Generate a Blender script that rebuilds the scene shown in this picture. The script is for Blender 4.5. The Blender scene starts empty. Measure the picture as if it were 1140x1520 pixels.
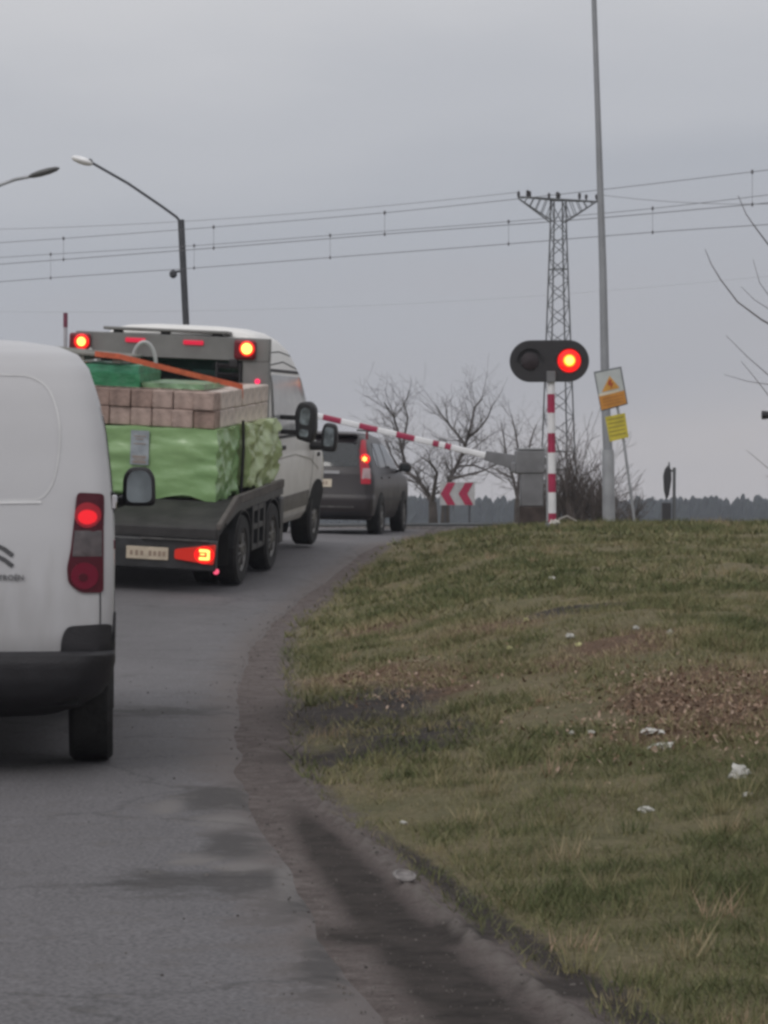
import bpy, bmesh, math, random
import numpy as np
from mathutils import Vector, Matrix, noise
from mathutils.bvhtree import BVHTree
R = math.radians
random.seed(7)
sc = bpy.context.scene
COL = sc.collection

# ------------------------------------------------------------------ camera, sky, sun, exposure
F = 4500.0                      # focal length in pixels of the 1140x1520 photograph
CH = 1.2                        # eye height
HY = 785.0                      # horizon row
cam = bpy.data.cameras.new('camera')
cam.sensor_fit = 'VERTICAL'; cam.sensor_height = 24.0; cam.lens = 24.0 * F / 1520.0
cam.clip_start = 0.1; cam.clip_end = 6000
camo = bpy.data.objects.new('camera', cam); COL.objects.link(camo)
camo.location = (0, 0, CH); camo.rotation_euler = (R(90) + math.atan((HY - 760) / F), 0, 0)
sc.camera = camo

w = bpy.data.worlds.new('World'); sc.world = w; w.use_nodes = True
nt = w.node_tree; nt.nodes.clear()
N = nt.nodes.new; L = nt.links.new
sky = N('ShaderNodeTexSky'); sky.sky_type = 'NISHITA'; sky.sun_disc = False
sky.sun_elevation = R(32); sky.sun_rotation = R(200); sky.dust_density = 3.0
hs = N('ShaderNodeHueSaturation'); hs.inputs['Saturation'].default_value = 0.25; hs.inputs['Value'].default_value = 0.08
L(sky.outputs[0], hs.inputs['Color'])
tc = N('ShaderNodeTexCoord'); sp = N('ShaderNodeSeparateXYZ'); L(tc.outputs['Generated'], sp.inputs[0])
ns = N('ShaderNodeTexNoise'); ns.inputs['Scale'].default_value = 5.0; ns.inputs['Detail'].default_value = 4.0
mp = N('ShaderNodeMapping'); mp.inputs['Scale'].default_value = (1.0, 1.0, 3.2); mp.inputs['Rotation'].default_value = (0, R(18), 0)
L(tc.outputs['Generated'], mp.inputs[0]); L(mp.outputs[0], ns.inputs['Vector'])
ma = N('ShaderNodeMath'); ma.operation = 'MULTIPLY_ADD'; ma.inputs[1].default_value = 0.09; L(ns.outputs['Fac'], ma.inputs[0]); L(sp.outputs['Z'], ma.inputs[2])
m0 = N('ShaderNodeMath'); m0.operation = 'MULTIPLY_ADD'; m0.inputs[1].default_value = -0.12; L(sp.outputs['X'], m0.inputs[0]); L(ma.outputs[0], m0.inputs[2])
rp = N('ShaderNodeValToRGB'); L(m0.outputs[0], rp.inputs[0])
cr = rp.color_ramp; cr.interpolation = 'EASE'
stops = [(0.02, (.485, .455, .46)), (0.055, (.445, .43, .445)), (0.10, (.375, .38, .415)), (0.14, (.375, .392, .435)), (0.18, (.435, .448, .485)), (0.235, (.53, .535, .56)), (0.5, (.62, .62, .64)), (1.0, (.80, .80, .82))]
cr.elements[0].position = stops[0][0]; cr.elements[0].color = (*stops[0][1], 1)
cr.elements[1].position = stops[-1][0]; cr.elements[1].color = (*stops[-1][1], 1)
for p_, c_ in stops[1:-1]:
    e = cr.elements.new(p_); e.color = (*c_, 1)
mx = N('ShaderNodeMixRGB'); mx.inputs[0].default_value = 0.9
L(hs.outputs[0], mx.inputs[1]); L(rp.outputs[0], mx.inputs[2])
bg = N('ShaderNodeBackground'); bg.inputs['Strength'].default_value = 1.0; L(mx.outputs[0], bg.inputs[0])
wo = N('ShaderNodeOutputWorld'); L(bg.outputs[0], wo.inputs[0])

sun = bpy.data.lights.new('sun', 'SUN'); sun.energy = 0.6; sun.angle = R(25); sun.color = (1, .97, .93)
suno = bpy.data.objects.new('sun', sun); COL.objects.link(suno)
suno.rotation_euler = (R(52), 0, R(-25))
sc.view_settings.view_transform = 'Standard'; sc.view_settings.look = 'None'
sc.view_settings.gamma = 1.0; sc.view_settings.exposure = 0.17
sc.cycles.filter_width = 3.0
sc.cycles.volume_bounces = 1
sc.cycles.max_bounces = 8; sc.cycles.transparent_max_bounces = 24

# ------------------------------------------------------------------ helpers
def lerp_tab(tab, x):
    if x <= tab[0][0]: return tab[0][1]
    for (a, b), (c, d) in zip(tab, tab[1:]):
        if x <= c:
            t = (x - a) / (c - a); return b + (d - b) * t
    return tab[-1][1]
def smooth_tab(tab, x, r=1.2):
    return (lerp_tab(tab, x - r) + lerp_tab(tab, x - r / 2) + lerp_tab(tab, x) + lerp_tab(tab, x + r / 2) + lerp_tab(tab, x + r)) / 5
def sst(t):
    t = max(0.0, min(1.0, t)); return t * t * (3 - 2 * t)
ZR = [(0, 0), (8, 0), (14, .13), (22, .28), (29, .44), (31, .52), (33, .69), (35, .87), (37, 1.05), (40, 1.055), (45, 1.07), (51, 1.11), (58, 1.25), (64, 1.28), (80, 1.2), (120, .6), (220, 0), (3000, 0)]
ZG = [(0, .1), (8, .12), (13, .32), (20, .6), (30, .9), (35, 1.06), (40, 1.19), (43, 1.235), (46, 1.27), (52, 1.28), (58, 1.25), (64, 1.25), (80, 1.15), (120, .6), (220, 0), (3000, 0)]
XR = [(0, .9), (5, .38), (7.35, .05), (8.8, -.1), (10.3, -.28), (12.5, -.49), (14.5, -.64), (17.6, -.8), (22.9, -.94), (28.8, -.9), (32.3, -.65), (36.7, -.08), (43.5, .29), (55, .90), (64, 1.6), (74, 1.6), (84, -1), (92, -6), (100, -14)]
XG = [(0, 1.5), (5, 1.0), (7.35, .62), (9.2, .27), (11.4, -.02), (12.8, -.31), (15.6, -.42), (19.5, -.6), (25.5, -.79), (28.8, -.74), (32.3, -.5), (36.7, .02), (43.5, .38), (55, 1.0), (64, 1.7), (74, 1.7), (84, -.9), (92, -6), (100, -14)]
RW = 6.3
def zroad(x, y):
    z = smooth_tab(ZR, y)
    d = smooth_tab(XR, y) - x
    k = sst((y - 22) / 9) * (1 - sst((y - 46) / 9))
    return z + 0.042 * k * max(-1, min(RW, d - 1.0))
def fbm(x, y, s, o=3):
    return noise.fractal(Vector((x * s, y * s, 3.7)), 1.0, 2.0, o)
def ground(x, y):
    xr = smooth_tab(XR, y); xg = smooth_tab(XG, y)
    zr = zroad(min(x, xr), y)
    if x < xr - RW:
        d = xr - RW - x
        t = sst(d / 3.0)
        zf = lerp_tab(ZR, y)
        return (zr - .03) * (1 - t) + (zf - .05) * t + 0.05 * fbm(x, y, .5) * t
    if x <= xr: return zr - 0.03 + .016 * sst((x - xr + .35) / .3)
    zg = smooth_tab(ZG, y, 2)
    if y > 90: return zg
    d1 = max(xg - xr, .04)
    if x < xg:
        t = (x - xr) / d1
        # a low ridge of old kerb before the grass starts
        ridge = math.exp(-((t - .76) / .07) ** 2) * .035 * (1 - sst((y - 11) / 8))
        return zr - 0.014 + .004 * t + ridge * .8 + .003 * fbm(x, y, 2)
    d = x - xg
    amp = 1 - sst((y - 60) / 40)
    near = sst(d / .5)
    t = sst(d / (2.6 if y < 40 else 2.6 - (y - 40) * .06))
    return (zr - .02) * (1 - t) + zg * t + amp * near * (.035 * fbm(x, y, .7) + .02 * fbm(x, y, 2.5)) + .03 * near * (1 - t)
def px(x, y, D):                                  # a point seen at this pixel at distance D
    return Vector(((x - 570) / F * D, D, CH + (HY - y) / F * D))
def on_ground(x, D, sink=0.0):
    X = (x - 570) / F * D
    return Vector((X, D, ground(X, D) - sink))

def tag(o, label=None, cat=None, group=None, kind=None):
    if label: o['label'] = label
    if cat: o['category'] = cat
    if group: o['group'] = group
    if kind: o['kind'] = kind
    return o
def empty(name, loc, rot=(0, 0, 0), label=None, cat=None, group=None):
    o = bpy.data.objects.new(name, None); COL.objects.link(o)
    o.location = loc; o.rotation_euler = rot; o.empty_display_size = .2
    return tag(o, label, cat, group)

class MB:
    def __init__(s): s.v = []; s.f = []; s.m = []; s.mi = 0
    def add(s, vs, fs):
        b = len(s.v); s.v += [tuple(v) for v in vs]
        for f in fs: s.f.append(tuple(i + b for i in f)); s.m.append(s.mi)
        return s
    def box(s, c, d, rot=None, taper=1.0):
        hx, hy, hz = d[0] / 2, d[1] / 2, d[2] / 2
        vs = []
        for z in (-hz, hz):
            k = taper if z > 0 else 1
            for x, y in ((-hx, -hy), (hx, -hy), (hx, hy), (-hx, hy)): vs.append(Vector((x * k, y * k, z)))
        if rot: 
            M = Matrix.Rotation(rot[2], 3, 'Z') @ Matrix.Rotation(rot[1], 3, 'Y') @ Matrix.Rotation(rot[0], 3, 'X')
            vs = [M @ v for v in vs]
        vs = [v + Vector(c) for v in vs]
        return s.add(vs, [(3, 2, 1, 0), (4, 5, 6, 7), (0, 1, 5, 4), (1, 2, 6, 5), (2, 3, 7, 6), (3, 0, 4, 7)])
    def tube(s, pts, rad, n=8, cap=True):
        pts = [Vector(p) for p in pts]
        if not hasattr(rad, '__len__'): rad = [rad] * len(pts)
        vs = []; ref = None
        for i, p in enumerate(pts):
            t = (pts[min(i + 1, len(pts) - 1)] - pts[max(i - 1, 0)]).normalized()
            if ref is None:
                ref = Vector((0, 0, 1)) if abs(t.z) < .9 else Vector((1, 0, 0))
            a = t.cross(ref).normalized(); b = a.cross(t).normalized(); ref = b
            for k in range(n):
                an = 2 * math.pi * k / n
                vs.append(p + (a * math.cos(an) + b * math.sin(an)) * rad[i])
        fs = []
        for i in range(len(pts) - 1):
            for k in range(n):
                k2 = (k + 1) % n
                fs.append((i * n + k, i * n + k2, (i + 1) * n + k2, (i + 1) * n + k))
        if cap:
            fs.append(tuple(range(n))[::-1]); fs.append(tuple((len(pts) - 1) * n + k for k in range(n)))
        return s.add(vs, fs)
    def prism(s, poly, M, t):                     # polygon in the local xy plane of M, thickness t along its z
        n = len(poly)
        vs = [M @ Vector((p[0], p[1], -t / 2)) for p in poly] + [M @ Vector((p[0], p[1], t / 2)) for p in poly]
        fs = [tuple(range(n))[::-1], tuple(range(n, 2 * n))] + [(i, (i + 1) % n, n + (i + 1) % n, n + i) for i in range(n)]
        return s.add(vs, fs)
    def lathe(s, prof, M, n=24):                  # prof: (radius, height) along the local z of M
        vs = []
        for r, h in prof:
            for k in range(n):
                a = 2 * math.pi * k / n; vs.append(M @ Vector((r * math.cos(a), r * math.sin(a), h)))
        fs = []
        for i in range(len(prof) - 1):
            for k in range(n):
                k2 = (k + 1) % n; fs.append((i * n + k, i * n + k2, (i + 1) * n + k2, (i + 1) * n + k))
        fs.append(tuple(range(n))[::-1]); fs.append(tuple((len(prof) - 1) * n + k for k in range(n)))
        return s.add(vs, fs)
    def build(s, name, mats, parent=None, bevel=0, seg=2, angle=35, label=None):
        me = bpy.data.meshes.new(name); me.from_pydata(s.v, [], s.f)
        if not isinstance(mats, (list, tuple)): mats = [mats]
        for m in mats: me.materials.append(m)
        me.polygons.foreach_set('material_index', s.m)
        bm = bmesh.new(); bm.from_mesh(me); bmesh.ops.recalc_face_normals(bm, faces=bm.faces); bm.to_mesh(me); bm.free()
        me.shade_smooth(); me.set_sharp_from_angle(angle=R(angle)); me.update()
        o = bpy.data.objects.new(name, me); COL.objects.link(o)
        if parent: o.parent = parent
        if bevel:
            b = o.modifiers.new('bevel', 'BEVEL'); b.width = bevel; b.segments = seg; b.limit_method = 'ANGLE'; b.angle_limit = R(40)
            b.harden_normals = False
        if label: o['label'] = label
        return o

def TRS(loc, rot=(0, 0, 0)):
    return Matrix.Translation(Vector(loc)) @ Matrix.Rotation(rot[2], 4, 'Z') @ Matrix.Rotation(rot[1], 4, 'Y') @ Matrix.Rotation(rot[0], 4, 'X')
AX_Y = Matrix.Rotation(R(90), 4, 'X')             # local xy plane -> world xz plane, z -> -y

def mat(name, col, rough=.6, metal=0.0, var=.12, scale=6.0, bump=0.0, bscale=None, spec=.5, coat=0.0, col2=None, mixlo=.35, mixhi=.65, detail=5.0, coords='Object'):
    m = bpy.data.materials.new(name); m.use_nodes = True
    t = m.node_tree; b = t.nodes['Principled BSDF']
    b.inputs['Roughness'].default_value = rough; b.inputs['Metallic'].default_value = metal
    b.inputs['Specular IOR Level'].default_value = spec
    if coat: b.inputs['Coat Weight'].default_value = coat; b.inputs['Coat Roughness'].default_value = .15
    co = t.nodes.new('ShaderNodeTexCoord')
    n = t.nodes.new('ShaderNodeTexNoise'); n.inputs['Scale'].default_value = scale; n.inputs['Detail'].default_value = detail
    t.links.new(co.outputs[coords], n.inputs['Vector'])
    r = t.nodes.new('ShaderNodeValToRGB')
    c2 = col2 if col2 else tuple(c * (1 - var) for c in col)
    c1 = col if col2 else tuple(min(1, c * (1 + var)) for c in col)
    r.color_ramp.elements[0].position = mixlo; r.color_ramp.elements[0].color = (*c2, 1)
    r.color_ramp.elements[1].position = mixhi; r.color_ramp.elements[1].color = (*c1, 1)
    t.links.new(n.outputs['Fac'], r.inputs[0]); t.links.new(r.outputs[0], b.inputs['Base Color'])
    if bump:
        n2 = t.nodes.new('ShaderNodeTexNoise'); n2.inputs['Scale'].default_value = bscale or scale * 4; n2.inputs['Detail'].default_value = 4
        t.links.new(co.outputs[coords], n2.inputs['Vector'])
        bp = t.nodes.new('ShaderNodeBump'); bp.inputs['Strength'].default_value = bump; bp.inputs['Distance'].default_value = .02
        t.links.new(n2.outputs['Fac'], bp.inputs['Height']); t.links.new(bp.outputs[0], b.inputs['Normal'])
    return m
def emit(name, col, st):
    m = mat(name, tuple(c * .15 for c in col), .35, var=.02); b = m.node_tree.nodes['Principled BSDF']
    b.inputs['Emission Color'].default_value = (*col, 1); b.inputs['Emission Strength'].default_value = st
    return m
def road_dirt_paint(name, col, dirt, zlo, zhi, rough=.35, coat=.3):    # car paint with road film thrown up from below
    m = mat(name, col, rough, var=.03, scale=2, coat=coat)
    t = m.node_tree; b = t.nodes['Principled BSDF']; old = b.inputs['Base Color'].links[0].from_socket
    co = t.nodes.new('ShaderNodeTexCoord'); s = t.nodes.new('ShaderNodeSeparateXYZ'); t.links.new(co.outputs['Object'], s.inputs[0])
    n = t.nodes.new('ShaderNodeTexNoise'); n.inputs['Scale'].default_value = 5; n.inputs['Detail'].default_value = 8
    mpp = t.nodes.new('ShaderNodeMapping'); mpp.inputs['Scale'].default_value = (2.5, .7, .5)
    t.links.new(co.outputs['Object'], mpp.inputs[0]); t.links.new(mpp.outputs[0], n.inputs['Vector'])
    a = t.nodes.new('ShaderNodeMath'); a.operation = 'MULTIPLY_ADD'; a.inputs[1].default_value = .9; t.links.new(n.outputs['Fac'], a.inputs[0])
    t.links.new(s.outputs['Z'], a.inputs[2])
    mr = t.nodes.new('ShaderNodeMapRange'); mr.inputs['From Min'].default_value = zlo + .45; mr.inputs['From Max'].default_value = zhi + .45
    mr.inputs['To Min'].default_value = .75; mr.inputs['To Max'].default_value = 0.05
    t.links.new(a.outputs[0], mr.inputs[0])
    mxx = t.nodes.new('ShaderNodeMixRGB'); t.links.new(mr.outputs[0], mxx.inputs[0]); t.links.new(old, mxx.inputs[1]); mxx.inputs[2].default_value = (*dirt, 1)
    t.links.new(mxx.outputs[0], b.inputs['Base Color'])
    r2 = t.nodes.new('ShaderNodeMath'); r2.operation = 'MULTIPLY_ADD'; r2.inputs[1].default_value = .4; r2.inputs[2].default_value = rough
    t.links.new(mr.outputs[0], r2.inputs[0]); t.links.new(r2.outputs[0], b.inputs['Roughness'])
    return m

M_white = road_dirt_paint('white_paint', (.53, .53, .55), (.24, .225, .215), .1, .95)
M_white_far = road_dirt_paint('dusty_white_paint', (.80, .79, .77), (.33, .30, .26), .2, 1.3)
M_suv = road_dirt_paint('dark_brown_grey_paint', (.022, .017, .020), (.045, .037, .035), .1, .8, rough=.42, coat=.12)
M_black = mat('black_plastic', (.022, .021, .024), .55, bump=.2, scale=20)
M_blackm = mat('satin_black_metal', (.03, .03, .032), .45, scale=8, var=.3)
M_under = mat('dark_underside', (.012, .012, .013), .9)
M_tyre = mat('tyre_rubber', (.022, .021, .021), .85, scale=10, var=.3, bump=.4)
M_rim = mat('dull_wheel_metal', (.15, .145, .14), .4, .7, scale=9, var=.3)
M_glassd = mat('dark_glass', (.02, .024, .027), .06, var=.05, spec=.8)
M_seam = mat('seam_shadow_rubber', (.05, .05, .052), .8)
M_highlight = mat('painted_highlight', (.68, .68, .69), .3, coat=.4)  # paler than the body: the ledge's highlight painted as colour
M_red = mat('red_lens', (.15, .004, .022), .3, var=.1, spec=.3)
M_reddark = mat('dark_red_lens', (.07, .006, .014), .3, var=.15, spec=.3)
M_smoke = mat('smoked_clear_lens', (.085, .07, .073), .2, var=.35, scale=18, spec=.7)
E_red = emit('lit_red', (1, .008, .02), .72)
E_redhot = emit('lit_red_bright', (1, .012, .010), 1.0)
E_yel = emit('overexposed_yellow_core', (1, .58, .12), 2.2)  # overexposed centre of a red lamp, put in as yellow glow
E_or = emit('overexposed_orange_core', (1, .30, .01), 2.2)
M_chrome = mat('chrome', (.5, .5, .52), .15, 1.0, var=.03)
M_mirror = mat('mirror_glass', (.17, .20, .215), .12, 1.0, var=.35, scale=5)
M_plate = mat('number_plate', (.52, .44, .34), .5, var=.1, scale=14)
M_platech = mat('plate_characters', (.30, .22, .17), .6)
M_steel = mat('galvanised_steel', (.34, .35, .37), .5, .3, scale=3, var=.15)
M_greybox = mat('grey_cabinet_paint', (.17, .17, .18), .55, scale=3, var=.2)
M_wr = mat('barrier_white', (.72, .72, .74), .45, var=.08, scale=4)
M_rr = mat('barrier_red', (.34, .02, .07), .45, var=.15, scale=5)
M_bark = mat('bark', (.075, .065, .06), .95, scale=3, var=.3)
M_twig = mat('twig_bark', (.10, .088, .085), .95, scale=3, var=.25)
M_shrub = mat('shrub_bark', (.085, .07, .065), .95, scale=3, var=.3)
M_wire = mat('weathered_copper_wire', (.13, .13, .14), .6)
M_lattice = mat('lattice_steel', (.10, .105, .11), .7, scale=.8, var=.2)
M_conc = mat('dark_mast_steel', (.06, .062, .07), .8, scale=2, var=.2)

def smoothpoly(pts, r=.03, k=4):                   # round the corners of a polygon
    out = []; n = len(pts)
    for i in range(n):
        p = Vector(pts[i]); a = Vector(pts[i - 1]) - p; b = Vector(pts[(i + 1) % n]) - p
        ra = min(r, a.length * .48, b.length * .48)
        A = p + a.normalized() * ra; B = p + b.normalized() * ra
        for j in range(k + 1):
            t = j / k; out.append((A * (1 - t) ** 2 + p * 2 * t * (1 - t) + B * t * t)[:])
    # densify long edges
    res = []
    for i, p in enumerate(out):
        q = out[(i + 1) % len(out)]; d = math.hypot(q[0] - p[0], q[1] - p[1]); m = max(1, int(d / .06))
        for j in range(m): res.append((p[0] + (q[0] - p[0]) * j / m, p[1] + (q[1] - p[1]) * j / m))
    return res

class Body:
    """A vehicle shell lofted from horizontal plan slices: (z, y_rear, y_front, half_width, rear_radius, front_radius, front_bulge)."""
    def __init__(s, levels, rear_bulge=.03):
        rings = []; K = 6
        # resample the levels smoothly
        lv = []
        for a, b in zip(levels, levels[1:]):
            for j in range(3):
                t = j / 3; lv.append(tuple(a[i] + (b[i] - a[i]) * t for i in range(7)))
        lv.append(levels[-1])
        for z, yr, yf, w, rr, rf, fb in lv:
            pts = []
            def arc(cx, cy, r, a0, a1):
                for k in range(K + 1):
                    a = R(a0 + (a1 - a0) * k / K); pts.append((cx + r * math.cos(a), cy + r * math.sin(a)))
            arc(-w + rr, yr + rr, rr, 180, 270)
            for j in range(1, 8): pts.append((-w + rr + (2 * w - 2 * rr) * j / 8, yr))
            arc(w - rr, yr + rr, rr, 270, 360)
            for j in range(1, 12): pts.append((w, yr + rr + (yf - rf - yr - rr) * j / 12))
            arc(w - rf, yf - rf, rf, 0, 90)
            for j in range(1, 8): pts.append((w - rf - (2 * w - 2 * rf) * j / 8, yf))
            arc(-w + rf, yf - rf, rf, 90, 180)
            for j in range(1, 12): pts.append((-w, yf - rf - (yf - rf - yr - rr) * j / 12))
            ym = (yr + yf) / 2; ring = []
            for x, y in pts:
                q = max(0, 1 - (x / w) ** 2)
                if y > ym: y += fb * q * sst((y - ym) / (yf - ym) * 1.6 - .6)
                else: y -= rear_bulge * q * sst((ym - y) / (ym - yr) * 1.6 - .6)
                ring.append((x, y, z))
            rings.append(ring)
        n = len(rings[0]); vs = [p for r in rings for p in r]; fs = []
        for i in range(len(rings) - 1):
            for k in range(n):
                k2 = (k + 1) % n; fs.append((i * n + k, i * n + k2, (i + 1) * n + k2, (i + 1) * n + k))
        fs.append(tuple(range(n))[::-1]); fs.append(tuple((len(rings) - 1) * n + k for k in range(n)))
        s.v, s.f = vs, fs
        s.bvh = BVHTree.FromPolygons([Vector(v) for v in vs], fs)
    def hit(s, d, u, v, off):
        if d == 'rear': o = Vector((u, -30, v)); dr = Vector((0, 1, 0))
        elif d == 'right': o = Vector((30, u, v)); dr = Vector((-1, 0, 0))
        elif d == 'left': o = Vector((-30, u, v)); dr = Vector((1, 0, 0))
        elif d == 'front': o = Vector((u, 30, v)); dr = Vector((0, -1, 0))
        elif d == 'top': o = Vector((u, v, 30)); dr = Vector((0, 0, -1))
        h = s.bvh.ray_cast(o, dr)
        if h[0] is None:
            t = {'rear': (u, 0, v), 'right': (1, u, v), 'left': (-1, u, v), 'front': (u, 4.5, v), 'top': (u, v, 1.7)}[d]
            h = s.bvh.find_nearest(Vector(t))
        nrm = h[1]
        if nrm.dot(dr) > 0: nrm = -nrm
        return h[0] + nrm * off
    def patch(s, d, poly, off=.004, thick=.01, r=.03, rings=6, mb=None):
        mb = mb or MB(); P = smoothpoly(poly, r); n = len(P)
        cx = sum(p[0] for p in P) / n; cy = sum(p[1] for p in P) / n
        vs = [s.hit(d, cx, cy, off)]; fs = []
        for i in range(1, rings + 1):
            t = i / rings
            for p in P: vs.append(s.hit(d, cx + (p[0] - cx) * t, cy + (p[1] - cy) * t, off))
        for p in P: vs.append(s.hit(d, p[0], p[1], off - thick))
        for k in range(n): fs.append((0, 1 + k, 1 + (k + 1) % n))
        for i in range(rings):
            for k in range(n):
                a = 1 + i * n; b = 1 + (i + 1) * n; fs.append((a + k, b + k, b + (k + 1) % n, a + (k + 1) % n))
        return mb.add(vs, fs)
    def ribbon(s, d, pts, wd=.008, off=.002, mb=None, closed=False):
        mb = mb or MB(); q = []
        for a, b in zip(pts, pts[1:] + ([pts[0]] if closed else [])):
            m = max(1, int(math.hypot(b[0] - a[0], b[1] - a[1]) / .05))
            for j in range(m): q.append((a[0] + (b[0] - a[0]) * j / m, a[1] + (b[1] - a[1]) * j / m))
        q.append(pts[0] if closed else pts[-1])
        vs = []
        for i, p in enumerate(q):
            a = q[max(0, i - 1)]; b = q[min(len(q) - 1, i + 1)]; t = Vector((b[0] - a[0], b[1] - a[1])); 
            t = t.normalized() if t.length else Vector((1, 0)); nn = Vector((-t.y, t.x)) * wd / 2
            vs += [s.hit(d, p[0] + nn.x, p[1] + nn.y, off), s.hit(d, p[0] - nn.x, p[1] - nn.y, off)]
        return mb.add(vs, [(2 * i, 2 * i + 1, 2 * i + 3, 2 * i + 2) for i in range(len(q) - 1)])
    def mesh(s, name, m, parent):
        mb = MB(); mb.add(s.v, s.f); return mb.build(name, m, parent, angle=40)

def wheel(parent, x, y, r, wd, side, rimf=.62):
    M = TRS((x, y, r), (0, R(90) * side, 0))       # local z points outward
    mb = MB(); mb.lathe([(r * rimf, -wd / 2), (r * .93, -wd / 2), (r, -wd * .38), (r, wd * .38), (r * .93, wd / 2), (r * rimf, wd / 2), (r * rimf, wd * .3)], M, 36)
    o = mb.build('wheel', M_tyre, parent)
    m2 = MB(); m2.lathe([(r * rimf, wd * .30), (r * rimf, wd * .46), (r * rimf * .92, wd * .44), (r * rimf * .8, wd * .28), (r * .22, wd * .38), (r * .2, wd * .46), (r * .05, wd * .47)], M, 30)
    for k in range(10):
        a = 2 * math.pi * k / 10
        m2.tube([M @ Vector((r * .22 * math.cos(a), r * .22 * math.sin(a), wd * .42)), M @ Vector((r * .56 * math.cos(a), r * .56 * math.sin(a), wd * .36))], .012, 6)
    m2.build('rim', M_rim, o)
    return o
def text_mesh(s, size, name, m, parent, M, ext=.002):
    cu = bpy.data.curves.new(name, 'FONT'); cu.body = s; cu.size = size; cu.extrude = ext
    t = bpy.data.objects.new('tmp', cu); COL.objects.link(t)
    bpy.context.view_layer.update()
    me = bpy.data.meshes.new_from_object(t.evaluated_get(bpy.context.evaluated_depsgraph_get()))
    COL.objects.unlink(t); bpy.data.objects.remove(t)
    me.name = name; me.transform(M); me.materials.clear(); me.materials.append(m)
    o = bpy.data.objects.new(name, me); COL.objects.link(o); o.parent = parent
    return o
def pose(loc_rear, yaw, pitch, roll):
    return loc_rear, (R(pitch), R(roll), R(-yaw))

# ------------------------------------------------------------------ ground
def axis(lo, hi, step, far_lo, far_hi, g=1.16):
    a = list(np.arange(lo, hi, step)); s = step; x = a[-1]
    while x < far_hi: s *= g; x += s; a.append(x)
    s = step; x = a[0]; b = []
    while x > far_lo: s *= g; x -= s; b.append(x)
    return b[::-1] + a
def M_ground():
    m = bpy.data.materials.new('grassy_bank'); m.use_nodes = True; t = m.node_tree; b = t.nodes['Principled BSDF']; b.inputs['Roughness'].default_value = .95
    b.inputs['Specular IOR Level'].default_value = .15
    NN = t.nodes.new; LL = t.links.new
    co = NN('ShaderNodeTexCoord')
    def noi(s, d=5, r=.5):
        n = NN('ShaderNodeTexNoise'); n.inputs['Scale'].default_value = s; n.inputs['Detail'].default_value = d; n.inputs['Roughness'].default_value = r; LL(co.outputs['Object'], n.inputs['Vector']); return n.outputs['Fac']
    def ramp(src, st):
        r = NN('ShaderNodeValToRGB'); e = r.color_ramp.elements
        e[0].position = st[0][0]; e[0].color = (*st[0][1], 1); e[1].position = st[-1][0]; e[1].color = (*st[-1][1], 1)
        for p, c in st[1:-1]: q = e.new(p); q.color = (*c, 1)
        LL(src, r.inputs[0]); return r.outputs[0]
    def mix(f, a, c):
        x = NN('ShaderNodeMixRGB'); LL(f, x.inputs[0]); LL(a, x.inputs[1]); LL(c, x.inputs[2]); return x.outputs[0]
    def att(nm):
        a = NN('ShaderNodeAttribute'); a.attribute_name = nm; return a.outputs['Fac']
    def rag(a, n, k, lo, hi):                      # attribute edge broken up by noise
        x = NN('ShaderNodeMath'); x.operation = 'MULTIPLY_ADD'; LL(n, x.inputs[0]); x.inputs[1].default_value = k; LL(a, x.inputs[2])
        y = NN('ShaderNodeMapRange'); LL(x.outputs[0], y.inputs[0]); y.inputs['From Min'].default_value = lo + k / 2; y.inputs['From Max'].default_value = hi + k / 2; return y.outputs[0]
    green = ramp(noi(1.6, 7, .68), [(.32, (.070, .078, .034)), (.48, (.130, .118, .062)), (.64, (.205, .160, .105))])
    fine = ramp(noi(28, 6, .7), [(.3, (.07, .07, .036)), (.7, (.30, .26, .165))])
    fm = NN('ShaderNodeMixRGB'); fm.inputs[0].default_value = .45; LL(green, fm.inputs[1]); LL(fine, fm.inputs[2])
    dirt = ramp(noi(9, 8, .65), [(.28, (.085, .070, .066)), (.5, (.135, .116, .110)), (.72, (.20, .178, .168))])
    mud = ramp(noi(6, 8, .65), [(.3, (.030, .026, .024)), (.7, (.078, .066, .061))])
    kerb = ramp(noi(14, 6, .7), [(.3, (.13, .112, .104)), (.7, (.21, .188, .175))])
    brown = ramp(noi(22, 6, .7), [(.3, (.07, .045, .03)), (.7, (.19, .125, .085))])
    c = mix(rag(att('dry'), noi(5, 6, .7), .9, .35, .75), fm.outputs[0], brown)
    grit = NN('ShaderNodeMixRGB'); grit.blend_type = 'MULTIPLY'; grit.inputs[0].default_value = .9; LL(dirt, grit.inputs[1]); LL(ramp(noi(85, 4, .8), [(.3, (.55, .55, .55)), (.7, (1.45, 1.4, 1.4))]), grit.inputs[2])
    c = mix(rag(att('dirt'), noi(7, 6, .7), .8, .3, .7), c, grit.outputs[0])
    c = mix(rag(att('mud'), noi(9, 7, .75), 1.0, .25, .65), c, mud)
    c = mix(rag(att('kerb'), noi(11, 6, .7), .25, .15, .8), c, kerb)
    LL(c, b.inputs['Base Color'])
    bp = NN('ShaderNodeBump'); bp.inputs['Strength'].default_value = .9; bp.inputs['Distance'].default_value = .03; LL(noi(22, 8, .7), bp.inputs['Height']); LL(bp.outputs[0], b.inputs['Normal'])
    return m
MGR = M_ground()
def gauss(x, y, cx, cy, sx, sy, rot=0):
    dx, dy = x - cx, y - cy; c, s = math.cos(rot), math.sin(rot); u = dx * c + dy * s; v = -dx * s + dy * c
    return math.exp(-(u / sx) ** 2 - (v / sy) ** 2)
def gp(x, y):                                      # pixel -> ground point on the bank / road
    best = None
    D = 6.0
    while D < 60:
        X = (x - 570) / F * D; yy = HY + (CH - ground(X, D)) * F / D
        if yy <= y: return X, D
        D += .05
    return X, D
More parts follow.
